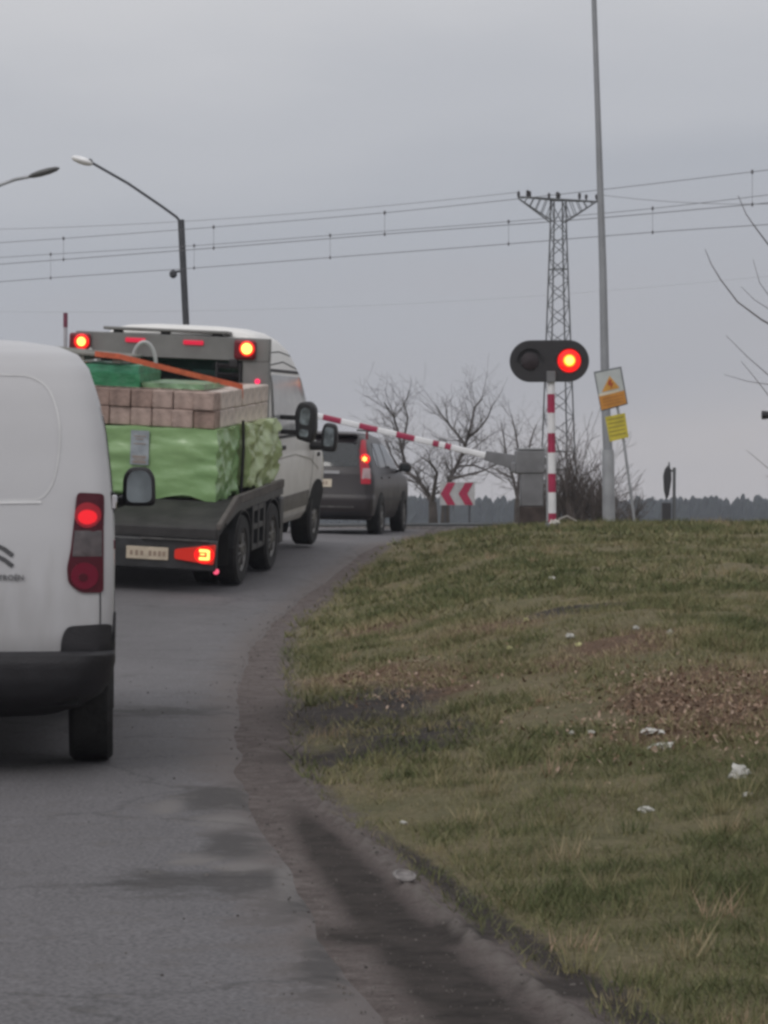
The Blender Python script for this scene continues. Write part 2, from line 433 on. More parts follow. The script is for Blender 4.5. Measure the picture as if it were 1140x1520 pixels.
DRY = [(*gp(1000, 1040), .38, 1.3), (*gp(1090, 1060), .55, 1.5), (*gp(540, 1005), .5, .9), (*gp(620, 1030), .4, .7), (*gp(1010, 1090), .35, .8), (*gp(1060, 1010), .6, 1.2), (*gp(930, 950), .5, 1.2), (*gp(650, 1005), .5, 1.1), (*gp(820, 990), .3, .9), (*gp(720, 935), .5, 1.2), (*gp(560, 930), .4, 1.2)]
MUD = [(*gp(530, 1055), .50, 1.6), (*gp(610, 1085), .4, 1.0), (*gp(550, 1115), .5, .45),  (*gp(850, 905), .5, .5), (*gp(620, 1390), .35, .25), (*gp(850, 1470), .18, .2)]
xs = axis(-2.2, 2.6, .035, -2500, 2500, 1.07); 
ys = []; y_ = 3.0
while y_ < 62: ys.append(y_); y_ += .09 + .004 * y_
st_ = .4
while y_ < 3000: ys.append(y_); st_ *= 1.13; y_ += st_
V = []; A_d = []; A_m = []; A_k = []; A_y = []
for yy in ys:
    xr = smooth_tab(XR, yy); xg = smooth_tab(XG, yy)
    for xx in xs:
        V.append((xx, yy, ground(xx, yy)))
        dd = 1.0 - sst((xx - xg + .12) / .30) if yy < 60 else 1.0 - sst((xx - xg) / .3)
        if xx < xr - RW: dd = 1 - sst((xr - RW - xx) / .8)
        A_d.append(dd)
        mud = max(gauss(xx, yy, *m_) for m_ in MUD)
        t = (xx - xr) / max(.05, xg - xr)
        if -.1 < t < 1 and yy < 15: mud = max(mud, math.exp(-((t - .36) / .27) ** 2) * (1 - sst((yy - 10.5) / 3)))
        if yy < 15: mud = max(mud, .9 * math.exp(-((t - 1.1) / .14) ** 2) * (1 - sst((yy - 10) / 3)))
        A_m.append(mud)
        A_k.append(math.exp(-((t - .76) / .055) ** 2) * (1 - sst((yy - 12.5) / 3)) if yy < 20 else 0)
        A_y.append(max(gauss(xx, yy, *m_) for m_ in DRY))
nx, ny = len(xs), len(ys)
Fg = [(j * nx + i, j * nx + i + 1, (j + 1) * nx + i + 1, (j + 1) * nx + i) for j in range(ny - 1) for i in range(nx - 1)]
me = bpy.data.meshes.new('ground'); me.from_pydata(V, [], Fg); me.shade_smooth(); me.materials.append(MGR)
for nm, arr in (('dirt', A_d), ('mud', A_m), ('kerb', A_k), ('dry', A_y)):
    a = me.attributes.new(nm, 'FLOAT', 'POINT'); a.data.foreach_set('value', arr)
go = bpy.data.objects.new('ground', me); COL.objects.link(go); tag(go, kind='structure')

# ------------------------------------------------------------------ road
def M_asphalt():
    m = mat('asphalt', (.124, .118, .124), .8, scale=70, var=.38, bump=.35, bscale=160, coords='Object'); t = m.node_tree; b = t.nodes['Principled BSDF']
    NN = t.nodes.new; LL = t.links.new; co = NN('ShaderNodeTexCoord')
    old = b.inputs['Base Color'].links[0].from_socket
    def noi(s, d=6, sc=(1, 1, 1)):
        mpn = NN('ShaderNodeMapping'); mpn.inputs['Scale'].default_value = sc; LL(co.outputs['Object'], mpn.inputs[0])
        n = NN('ShaderNodeTexNoise'); n.inputs['Scale'].default_value = s; n.inputs['Detail'].default_value = d; n.inputs['Roughness'].default_value = .65; LL(mpn.outputs[0], n.inputs['Vector']); return n.outputs['Fac']
    big = NN('ShaderNodeMapRange'); LL(noi(.9, 6, (1, .35, 1)), big.inputs[0]); big.inputs['From Min'].default_value = .3; big.inputs['From Max'].default_value = .7; big.inputs['To Min'].default_value = .78; big.inputs['To Max'].default_value = 1.12
    mu = NN('ShaderNodeMixRGB'); mu.blend_type = 'MULTIPLY'; mu.inputs[0].default_value = 1; LL(old, mu.inputs[1]); LL(big.outputs[0], mu.inputs[2])
    c = mu.outputs[0]
    for att, colr, k in (('edge', (.115, .096, .090), 1.5), ('patch', (.038, .034, .034), 2.6), ('pale', (.155, .143, .138), 2.4)):
        a = NN('ShaderNodeAttribute'); a.attribute_name = att
        x = NN('ShaderNodeMath'); x.operation = 'MULTIPLY_ADD'; LL(noi(6), x.inputs[0]); x.inputs[1].default_value = k; LL(a.outputs['Fac'], x.inputs[2])
        y = NN('ShaderNodeMapRange'); LL(x.outputs[0], y.inputs[0]); y.inputs['From Min'].default_value = .18 + k / 2; y.inputs['From Max'].default_value = .80 + k / 2; y.inputs['To Max'].default_value = .85
        z = NN('ShaderNodeMixRGB'); LL(y.outputs[0], z.inputs[0]); LL(c, z.inputs[1]); z.inputs[2].default_value = (*colr, 1); c = z.outputs[0]
    vo = NN('ShaderNodeTexVoronoi'); vo.feature = 'DISTANCE_TO_EDGE'; vo.inputs['Scale'].default_value = .9
    wn = NN('ShaderNodeTexNoise'); wn.inputs['Scale'].default_value = 3; wn.inputs['Detail'].default_value = 5; LL(co.outputs['Object'], wn.inputs['Vector'])
    wm = NN('ShaderNodeMixRGB'); wm.inputs[0].default_value = .35; LL(co.outputs['Object'], wm.inputs[1]); LL(wn.outputs['Color'], wm.inputs[2]); LL(wm.outputs[0], vo.inputs['Vector'])
    vm = NN('ShaderNodeMapRange'); LL(vo.outputs[0], vm.inputs[0]); vm.inputs['From Min'].default_value = .004; vm.inputs['From Max'].default_value = .018; vm.inputs['To Min'].default_value = .72; vm.inputs['To Max'].default_value = 1
    cm = NN('ShaderNodeMixRGB'); cm.blend_type = 'MULTIPLY'; cm.inputs[0].default_value = 1; LL(c, cm.inputs[1]); LL(vm.outputs[0], cm.inputs[2]); c = cm.outputs[0]
    LL(c, b.inputs['Base Color'])
    return m
PT = [(*gp(320, 1195), .20, .6), (*gp(345, 1262), .13, .6), (*gp(350, 1322), .40, .34), (*gp(230, 1325), .2, .25), (*gp(250, 1065), .4, .35), (*gp(440, 1340), .1, .6), (*gp(480, 1440), .07, .6), (*gp(470, 1270), .12, .7)]
PL = [(*gp(350, 1298), .12, .12), (*gp(330, 1230), .12, .25), (*gp(285, 1290), .12, .12), (*gp(430, 1310), .05, .7), (*gp(250, 1210), .07, .3)]
V = []; E1 = []; E2 = []; E3 = []; NX = 90; ry = []
y_ = 3.0
while y_ < 100: ry.append(y_); y_ += .08 + .006 * y_
for yy in ry:
    xr = smooth_tab(XR, yy)
    jag = -.02 + .045 * fbm(0, yy, .6, 3) + .018 * fbm(4, yy, 2.2, 4)
    for i in range(NX + 1):
        t = 1 - (1 - i / NX) ** 1.0
        t = t ** .6
        xx = xr + jag - RW * (1 - t)
        e = sst((t - .94) / .06)
        V.append((xx, yy, zroad(min(xx, xr), yy) + .0 - .026 * e * sst((i / NX - .97) / .03) + .004 * fbm(xx, yy, 1.5)))
        E1.append(math.exp(-((xr + .02 - xx) / .30) ** 2) * 1.0)
        E2.append(max(gauss(xx, yy, *q) for q in PT)); E3.append(max(gauss(xx, yy, *q) for q in PL))
Fr = [(j * (NX + 1) + i, j * (NX + 1) + i + 1, (j + 1) * (NX + 1) + i + 1, (j + 1) * (NX + 1) + i) for j in range(len(ry) - 1) for i in range(NX)]
me = bpy.data.meshes.new('road'); me.from_pydata(V, [], Fr); me.shade_smooth(); me.materials.append(M_asphalt())
for nm, arr in (('edge', E1), ('patch', E2), ('pale', E3)):
    a = me.attributes.new(nm, 'FLOAT', 'POINT'); a.data.foreach_set('value', arr)
ro = bpy.data.objects.new('road', me); COL.objects.link(ro); tag(ro, kind='structure')

# ------------------------------------------------------------------ grass blades, fallen leaves
rng = np.random.default_rng(3)
def blades(n, ylo, yhi, hmin, hmax, wd):
    P = []
    while len(P) < n:
        yy = ylo + (yhi - ylo) * rng.random() ** 1.0
        xg = smooth_tab(XG, yy)
        xmax = .127 * yy + 1.2
        xx = xg - .06 + (xmax - xg + .06) * rng.random()
        d = xx - xg
        if d < .14 and rng.random() > .35: continue
        mud = max(gauss(xx, yy, *m_) for m_ in MUD); dry = max(gauss(xx, yy, *m_) for m_ in DRY)
        if rng.random() < mud * .85: continue
        if rng.random() < dry * .55: continue
        tuft = .6 * fbm(xx, yy, 1.1, 3) + .7 * fbm(xx + 9, yy, 3.6, 2)
        if rng.random() < .45 - tuft * .9: continue
        P.append((xx, yy, ground(xx, yy), dry, tuft))
    P = np.array(P); m = len(P)
    h = (hmin + (hmax - hmin) * rng.random(m) ** 1.6) * (1 + .8 * np.clip(P[:, 4], -.6, 1)); an = rng.random(m) * 2 * np.pi
    ln = rng.normal(0, .85, (m, 2)) * h[:, None]
    w_ = wd * (.6 + .8 * rng.random(m))
    a = np.stack([P[:, 0] - np.cos(an) * w_, P[:, 1] - np.sin(an) * w_, P[:, 2] - .01], 1)
    b = np.stack([P[:, 0] + np.cos(an) * w_, P[:, 1] + np.sin(an) * w_, P[:, 2] - .01], 1)
    c = np.stack([P[:, 0] + ln[:, 0], P[:, 1] + ln[:, 1], P[:, 2] + h], 1)
    rv = rng.random(m) * .5 + P[:, 3] * .45 + .38 * np.clip(-P[:, 4] * 1.5, -.7, 1) + .22 * np.array([fbm(p[0] + 40, p[1], .45, 3) for p in P]) + .10
    return np.stack([a, b, c], 1).reshape(-1, 3), np.repeat(rv, 3)
B = [blades(70000, 6.3, 13, .012, .045, .0022), blades(60000, 13, 24, .018, .055, .0040), blades(30000, 24, 36, .03, .07, .008), blades(22000, 36, 52, .03, .08, .012)]
tv = []; tr_ = []
for _ in range(520):                               # taller tufts standing out of the short grass
    y = 6.8 + 42 * rng.random() ** 1.3; xg = smooth_tab(XG, y); x = xg + .05 + (.127 * y + .8 - xg) * rng.random()
    k = 1 + .03 * y; hh = (.04 + .075 * rng.random() ** 2) * (1 + .012 * y); tint = float(np.clip(rng.normal(.38, .28), 0, 1)); rad = .03 + .06 * rng.random()
    for q in range(int(16 + 26 * rng.random())):
        a = rng.random() * 6.28; rr = rad * rng.random() ** .5; bx, by = x + rr * math.cos(a), y + rr * math.sin(a); bz = ground(bx, by)
        an = rng.random() * 6.28; w_ = .0020 * k; h_ = hh * (.5 + .6 * rng.random()); lx, ly = rng.normal(0, .38, 2) * h_ + np.array([math.cos(a), math.sin(a)]) * h_ * .35
        tv += [(bx - math.cos(an) * w_, by - math.sin(an) * w_, bz - .01), (bx + math.cos(an) * w_, by + math.sin(an) * w_, bz - .01), (bx + lx, by + ly, bz + h_)]; tr_ += [tint + .1 * rng.random()] * 3
B.append((np.array(tv), np.array(tr_)))
vv = np.concatenate([b[0] for b in B]); ra = np.concatenate([b[1] for b in B]); n3 = len(vv)
me = bpy.data.meshes.new('grass'); me.vertices.add(n3); me.vertices.foreach_set('co', vv.ravel().astype(np.float32))
me.loops.add(n3); me.loops.foreach_set('vertex_index', np.arange(n3, dtype=np.int32))
me.polygons.add(n3 // 3); me.polygons.foreach_set('loop_start', np.arange(0, n3, 3, dtype=np.int32)); me.update(calc_edges=True)
a = me.attributes.new('tint', 'FLOAT', 'POINT'); a.data.foreach_set('value', ra.astype(np.float32))
def tint_mat(name, st, att='tint', rough=.9, trans=0):
    m = bpy.data.materials.new(name); m.use_nodes = True; t = m.node_tree; b = t.nodes['Principled BSDF']; b.inputs['Roughness'].default_value = rough; b.inputs['Specular IOR Level'].default_value = .2
    a = t.nodes.new('ShaderNodeAttribute'); a.attribute_name = att; r = t.nodes.new('ShaderNodeValToRGB'); e = r.color_ramp.elements
    e[0].position = st[0][0]; e[0].color = (*st[0][1], 1); e[1].position = st[-1][0]; e[1].color = (*st[-1][1], 1)
    for p, c in st[1:-1]: q = e.new(p); q.color = (*c, 1)
    t.links.new(a.outputs['Fac'], r.inputs[0]); t.links.new(r.outputs[0], b.inputs['Base Color']); return m
me.materials.append(tint_mat('grass_blades', [(0, (.092, .108, .048)), (.3, (.155, .158, .074)), (.5, (.24, .216, .118)), (.8, (.32, .265, .165)), (1, (.36, .26, .18))]))
g = bpy.data.objects.new('grass', me); COL.objects.link(g); tag(g, 'short olive green winter grass covering the roadside bank', 'grass', kind='stuff')

mb = MB(); tints = []
for _ in range(3800):
    c = DRY[rng.choice([0, 0, 0, 0, 1, 1, 2, 2, 4, 3])]; x = c[0] + rng.normal() * c[2] * .8; y = c[1] + rng.normal() * c[3] * .75
    if x < smooth_tab(XG, y) + .3 or y > 40: continue
    s_ = .006 + .010 * rng.random() ** 2; an = rng.random() * 6.28; z = ground(x, y) + .018 + .016 * rng.random()
    u = Vector((math.cos(an), math.sin(an), rng.normal() * .5)) * s_; v = Vector((-math.sin(an), math.cos(an), rng.normal() * .5)) * s_ * .6; p = Vector((x, y, z))
    mb.add([p - u, p + v, p + u + Vector((0, 0, s_ * .4)), p - v], [(0, 1, 2, 3)]); tints += [rng.random()] * 4
me = bpy.data.meshes.new('fallen_leaves'); me.from_pydata(mb.v, [], mb.f); a = me.attributes.new('tint', 'FLOAT', 'POINT'); a.data.foreach_set('value', tints)
me.materials.append(tint_mat('dead_leaves', [(0, (.09, .052, .035)), (.5, (.21, .135, .09)), (1, (.44, .33, .26))]))
g = bpy.data.objects.new('fallen_leaves', me); COL.objects.link(g); tag(g, 'dead brown leaves scattered over the grass bank', 'leaves', kind='stuff')

mb = MB(); tints = []
for _ in range(3400):
    y = 6.5 + 26 * rng.random() ** 1.6; xr = smooth_tab(XR, y); xg = smooth_tab(XG, y)
    x = xr - .12 + (xg - xr + .30) * rng.random() if rng.random() < .9 else xr - .15 - abs(rng.normal()) * .35
    s_ = (.0015 + .0035 * rng.random() ** 5) * (1 + y * .03); z = (zroad(x, y) if x < xr else ground(x, y)) + s_ * .35
    an = rng.random() * 6.28; ca, sa = math.cos(an), math.sin(an); vs = []
    for dz, k in ((-1, .8), (.6, .6)):
        for a, b in ((-1, -1), (1, -.8), (1.1, 1), (-.8, 1.1)):
            q = s_ * k * (.7 + .6 * rng.random()); vs.append((x + (a * ca - b * sa) * q, y + (a * sa + b * ca) * q, z + dz * s_ * .7))
    mb.add(vs, [(4, 5, 6, 7), (0, 1, 5, 4), (1, 2, 6, 5), (2, 3, 7, 6), (3, 0, 4, 7)]); tints += [rng.random()] * 8
me = bpy.data.meshes.new('gravel'); me.from_pydata(mb.v, [], mb.f); a = me.attributes.new('tint', 'FLOAT', 'POINT'); a.data.foreach_set('value', tints)
me.materials.append(tint_mat('loose_grit', [(0, (.06, .052, .05)), (.6, (.15, .135, .125)), (1, (.20, .18, .17))]))
g = bpy.data.objects.new('gravel', me); COL.objects.link(g); tag(g, 'loose grit and small stones along the crumbling road edge', 'gravel', kind='stuff')

# ------------------------------------------------------------------ litter on the bank
M_litter = mat('white_plastic', (.5, .49, .46), .6, scale=30, var=.2)
M_litter2 = mat('yellowish_paper', (.5, .48, .25), .7, scale=30, var=.2)
def crumple(name, loc, size, m, label, cat, group=None, flat=.45):
    bm = bmesh.new(); bmesh.ops.create_icosphere(bm, subdivisions=3, radius=1)
    sd = random.random() * 50
    for v in bm.verts:
        k = .55 + .9 * abs(noise.fractal(v.co * 1.7 + Vector((sd, 0, 0)), 1, 2, 4)); v.co = Vector((v.co.x * k * size[0], v.co.y * k * size[1], v.co.z * k * size[2] * flat))
    me = bpy.data.meshes.new(name); bm.to_mesh(me); bm.free(); me.materials.append(m)
    o = bpy.data.objects.new(name, me); COL.objects.link(o); o.location = loc; o.rotation_euler.z = random.random() * 3
    tag(o, label, cat, group); return o
LIT = [(966, 1092, 34, 12, 0, 'flat white scrap of plastic beside the brown leaves, upper of the pair'),
       (982, 1114, 40, 16, 0, 'wide crumpled white plastic rag just below the brown leaf patch'),
       (1097, 1156, 30, 26, 0, 'largest crumpled white plastic bag on the grass near the right edge'),
       (1110, 1184, 18, 10, 0, 'small white shred below the crumpled bag at the right edge'),
       (846, 950, 14, 9, 0, 'white paper scrap in the middle of the green bank'),
       (859, 960, 12, 8, 1, 'yellowish paper scrap beside a white one on the green bank'),
       (781, 922, 9, 7, 1, 'tiny yellow scrap on the upper green bank'),
       (756, 965, 9, 7, 1, 'pale yellowish scrap left of the others on the green bank'),
       (944, 935, 12, 8, 0, 'pale scrap on the upper bank above the leaf patch'),
       (994, 943, 9, 11, 0, 'small upright pale scrap above the brown leaf patch'),
       (848, 1090, 9, 7, 0, 'lone little white scrap left of the brown leaf patch'),
       (878, 1092, 12, 8, 0, 'little pale scrap between lone scrap and leaf patch'),
       (958, 1208, 20, 12, 0, 'dull white paper tatter on the lower right grass'),
       (820, 860, 12, 6, 0, 'thin pale scrap high on the bank under the signal'),
       (598, 1225, 12, 6, 0, 'tiny pale scrap by the grass edge on the left')]
for x, y, wpx, hpx, k, lab in LIT:
    X, D = gp(x, y); s_ = wpx / F * D / 2
    crumple('paper_scrap' if k else 'plastic_scrap', (X, D, ground(X, D) + hpx / F * D * .3), (s_, s_ * 1.1, hpx / F * D * .5), M_litter2 if k else M_litter, lab, 'litter', 'litter scattered over the grass bank', 1.0)
X, D = gp(600, 1310)
mb = MB(); mb.lathe([(.030, 0), (.038, .004), (.038, .010), (.030, .014), (.026, .008), (.002, .008)], TRS((0, 0, 0)), 28)
o = mb.build('round_cap', mat('pale_plastic_lid', (.17, .155, .15), .5, scale=60, var=.3)); o.location = (X, D, ground(X, D) + .012); o.rotation_euler = (R(22), R(8), 0); tag(o, 'round pale plastic lid lying on the kerb line by the road', 'plastic lid')

# ------------------------------------------------------------------ near white van
(x0, y0, z0) = (-1.18 - .905, 13.2, 0)
t_yaw = -5.0
van = empty('white_van', (x0, y0, smooth_tab(ZR, 13.9) - .012), (R(1.2), R(0.0), R(-t_yaw)), 'small white panel van cut off by the left edge, one brake light glowing', 'van')
LV = [(.30, .52, 4.26, .82, .10, .3, .10), (.42, .40, 4.36, .86, .10, .35, .12), (.46, .06, 4.37, .88, .10, .35, .12), (.55, .015, 4.38, .90, .09, .4, .12), (.8, 0, 4.36, .905, .085, .4, .12), (.95, .005, 4.28, .905, .085, .4, .12),
      (1.05, .01, 3.95, .903, .085, .38, .1), (1.15, .02, 3.45, .898, .085, .3, .1), (1.3, .035, 3.2, .885, .09, .25, .1), (1.5, .065, 2.95, .86, .10, .22, .1), (1.65, .10, 2.72, .83, .11, .2, .1),
      (1.75, .135, 2.55, .795, .12, .2, .1), (1.81, .17, 2.42, .745, .13, .2, .1), (1.845, .22, 2.3, .66, .14, .2, .1), (1.87, .31, 2.15, .5, .15, .2, .1), (1.882, .45, 1.95, .3, .15, .15, .05)]
LV = [(z if z < 1.2 else 1.2 + (z - 1.2) * 1.075,) + t for z, *t in [(q[0], *q[1:]) for q in LV] for t in [tuple(t)]]
bd = Body(LV); bd.mesh('body', M_white, van)
def v2l(x, y, D=13.2):                             # pixel on the rear face -> van local (x, z)
    s_ = F / D; return ((x - 570) / s_ - x0, CH + (HY - y) / s_ - van.location.z)
def vp(pts): return [v2l(*p) for p in pts]
def near_lamp(sgn):
    P = vp([(113, 731), (151, 733), (151, 880), (118, 880), (100, 866), (98, 843), (104, 815)])
    if sgn < 0: P = [(-a, b) for a, b in P]
    lp = bd.patch('rear', P, .012, .02, .02).build('tail_lamp', M_reddark, van)
    def el(cx, cy, rx, ry, n=20):
        return [v2l(cx + rx * math.cos(2 * math.pi * k / n), cy + ry * math.sin(2 * math.pi * k / n)) for k in range(n)]
    def sub(Q, off, m, nm):
        if sgn < 0: Q = [(-a, b) for a, b in Q]
        return bd.patch('rear', Q, off, .012, .002).build(nm, m, lp)
    sub(vp([(112, 738), (147, 738), (147, 756), (110, 756)]), .015, M_reddark, 'lamp_cover')
    sub(el(128, 765, 19, 19), .0165, emit('red_glow_ring_%s' % ('a' if sgn > 0 else 'b'), (.8, .01, .04), .16), 'glow_ring')  # dim emissive disc imitates the soft glow around the brake light
    sub(el(128, 768, 14, 11), .020, E_red, 'brake_light')
    sub(vp([(109, 788), (148, 788), (148, 826), (106, 826)]), .016, M_smoke, 'indicator_lens')
    sub(el(124, 855, 20, 20), .018, M_red, 'fog_lens')
    sub(el(122, 857, 7, 6), .022, M_reddark, 'fog_lens_centre')
near_lamp(1); near_lamp(-1)
# window pressing, door seams
W = vp([(-20, 552), (45, 556), (72, 575), (86, 615), (88, 660), (80, 712), (62, 742), (-20, 742)]); W[0] = (.03, W[0][1]); W[-1] = (.03, W[-1][1])
for sg in (1, -1):
    Q = [(sg * a, b) for a, b in smoothpoly(W, .10)]
    bd.ribbon('rear', Q, .010, .003, closed=True).build('window_pressing', M_seam if False else mat('pressing_edge', (.56, .56, .57), .4, coat=.3), van)
    q2 = [(sg * a, b) for a, b in vp([(60, 745), (0, 746), (-100, 745)])]; bd.ribbon('rear', q2, .012, .005).build('ledge_highlight', M_highlight, van)
bd.ribbon('rear', [(0, 1.74), (0, .46)], .010, .003).build('door_seam', M_seam, van)
for sg in (1, -1):
    bd.ribbon('rear', [(sg * .845, .62), (sg * .845, .93)], .006, .003).build('door_seam', M_seam, van)
    bd.ribbon('right' if sg > 0 else 'left', [(.105, .62), (.11, 1.0), (.13, 1.3), (.19, 1.62)], .014, .003).build('body_seam', M_seam, van)
    bd.ribbon('right' if sg > 0 else 'left', [(2.05, .45), (2.05, 1.0), (2.02, 1.65)], .008, .003).build('body_seam', M_seam, van)
    bd.patch('right' if sg > 0 else 'left', [(2.12, 1.12), (3.15, 1.12), (2.75, 1.58), (2.12, 1.62)], .006, .012, .06).build('side_window', M_glassd, van)
    h = bd.hit('right' if sg > 0 else 'left', .16, 1.21, .0)
    MB().box((h.x, h.y, h.z), (.035, .05, .07)).build('door_hinge', M_black, van, bevel=.008)
    MB().box((h.x + .012 * sg, h.y - .02, h.z - .01), (.028, .022, .065)).build('hinge_highlight', M_chrome, van, bevel=.006)  # bright chip put in for the white highlight on the hinge
    bd.patch('right' if sg > 0 else 'left', [(.28, .99), (.36, .99), (.36, 1.03), (.28, 1.03)], .006, .01, .01).build('side_reflector', M_red, van)
# bumper
mb = MB(); bl = []
LB = [(.25, .20, .50, .66, .22, .1, 0), (.29, .08, .50, .76, .24, .1, 0), (.35, -.02, .50, .85, .24, .1, 0), (.42, -.06, .50, .895, .22, .1, 0), (.50, -.075, .50, .912, .18, .1, 0), (.535, -.07, .5, .912, .15, .1, 0), (.55, -.045, .5, .908, .12, .1, 0)]
bump = Body(LB, .02); bump.mesh('bumper', M_black, van)
for sg in (1, -1):
    P = vp([(87, 990), (90, 948), (98, 930), (150, 927), (168, 927), (168, 990)])
    P = [(sg * a, b) for a, b in P]; Pb = [(sg * min(abs(a), .885), b) for a, b in P]
    bd.patch('rear', Pb, .016, .03, .03).build('bumper_corner', M_black, van)
    bd.patch('right' if sg > 0 else 'left', [(.06, .5), (.09, .72), (.28, .71), (.40, .5)], .012, .02, .03).build('bumper_corner', M_black, van)
MB().box((0, .25, .37), (1.5, .4, .12)).build('underbody', M_under, van)
for sx in (1, -1):
    for wy in (.78, 3.5):
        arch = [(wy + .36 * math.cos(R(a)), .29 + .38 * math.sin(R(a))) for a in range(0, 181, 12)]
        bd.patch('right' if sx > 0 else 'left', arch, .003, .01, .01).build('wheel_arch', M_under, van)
        wheel(van, sx * .80, wy, .315, .20, sx)
# mirror on a short stalk
for sg in (1, -1):
    mc = Vector((sg * (.905 + .13), 2.98, 1.245))
    mb = MB(); mb.prism(smoothpoly([(-.09, -.10), (.09, -.10), (.085, .06), (.05, .11), (-.05, .11), (-.085, .06)], .04), TRS(mc, (R(90), 0, 0)), .12)
    o = mb.build('side_mirror', M_black, van, bevel=.02)
    mb = MB(); mb.prism(smoothpoly([(-.068, -.08), (.068, -.08), (.064, .05), (.036, .09), (-.036, .09), (-.064, .05)], .04), TRS(mc + Vector((0, -.062, 0)), (R(90), 0, 0)), .006)
    mb.build('mirror_glass', M_mirror, o)
    MB().tube([mc + Vector((-sg * .02, 0, -.05)), (sg * .87, 3.02, 1.15)], .03, 8).build('mirror_arm', M_black, o)
# double chevron badge and lettering on the right-hand door
M_badge = mat('dark_badge', (.09, .09, .095), .4, .3)
bcx = v2l(-4, 0)[0]; zc = v2l(0, 822)[1]
for dz in (.022, -.024):
    mb = MB(); s_ = .066
    pts = [(-s_, -.030), (-s_ * .45, -.002), (0, .013), (s_ * .45, -.002), (s_, -.030)]
    bd.ribbon('rear', [(bcx + a, zc + b + dz) for a, b in pts], .019, .006, mb=mb); mb.build('chevron_badge', M_badge, van)
tz = v2l(0, 861)[1]; ty = bd.hit('rear', bcx, tz, .004).y
text_mesh('CITROËN', .034, 'lettering', M_badge, van, TRS((v2l(36, 0)[0] - .148, ty - .002, tz), (R(90), 0, 0)))
MB().box((-.3, -.02, .72), (.53, .012, .12)).build('number_plate', M_plate, van, bevel=.004)
MB().box((.05, -.03, .95), (.14, .03, .04)).build('door_handle', M_black, van, bevel=.008)
bd.patch('front', [(-.6, 1.2), (.6, 1.2), (.5, 1.6), (-.5, 1.6)], .006, .01, .06).build('windscreen', M_glassd, van)

def glass(name, col, rough=.03):
    m = bpy.data.materials.new(name); m.use_nodes = True; t = m.node_tree; t.nodes.clear()
    g = t.nodes.new('ShaderNodeBsdfGlossy'); g.inputs['Roughness'].default_value = rough
    tr = t.nodes.new('ShaderNodeBsdfTransparent'); tr.inputs[0].default_value = (*col, 1)
    f = t.nodes.new('ShaderNodeFresnel'); f.inputs[0].default_value = 1.45
    nz = t.nodes.new('ShaderNodeTexNoise'); nz.inputs['Scale'].default_value = 3
    x = t.nodes.new('ShaderNodeMixShader'); o = t.nodes.new('ShaderNodeOutputMaterial')
    t.links.new(f.outputs[0], x.inputs[0]); t.links.new(tr.outputs[0], x.inputs[1]); t.links.new(g.outputs[0], x.inputs[2]); t.links.new(x.outputs[0], o.inputs[0]); return m
# ------------------------------------------------------------------ flatbed truck
TL = Vector((-2.925, 31.095, .572)); TROT = (R(5.0), R(3.0), R(-9))   # on the banked ramp up to the crossing
truck = empty('flatbed_truck', TL, TROT, 'flatbed truck with dusty white cab, loaded with stone pallets, lamps lit on cab back', 'truck')
M_deck = mat('worn_black_deck', (.026, .024, .024), .7, scale=4, var=.4, bump=.3)
M_cabgrey = mat('grey_cab_back', (.195, .195, .192), .5, scale=3, var=.12)
M_sidegrey = mat('dusty_side_rail', (.085, .075, .068), .7, scale=4, var=.3)
BC = .0; HB = 1.25; BL = 3.30                     # bed centre, half width, length
mb = MB()
for s_ in (-.42, .42): mb.box((s_, 2.8, .62), (.09, 5.4, .2))
for yy in (.5, 2.0, 3.2, 4.4): mb.box((0, yy, .62), (.84, .08, .14))
mb.build('chassis', M_blackm, truck)
for yy in (1.2, 2.8): MB().box((BC, yy, .38), (2.1, .14, .14)).build('rear_axle', M_blackm, truck)
def side_prism(xa, xb, prof):
    mb = MB(); n = len(prof); vs = [(xa, a, b) for a, b in prof] + [(xb, a, b) for a, b in prof]
    return mb.add(vs, [tuple(range(n)), tuple(range(n, 2 * n))[::-1]] + [(i, (i + 1) % n, n + (i + 1) % n, n + i) for i in range(n)])
side_prism(BC - HB + .03, BC + HB - .03, [(-.02, .58), (-.02, .69), (.85, .89), (BL, .89), (BL, .77), (.9, .77)]).build('deck', M_deck, truck, bevel=.01)
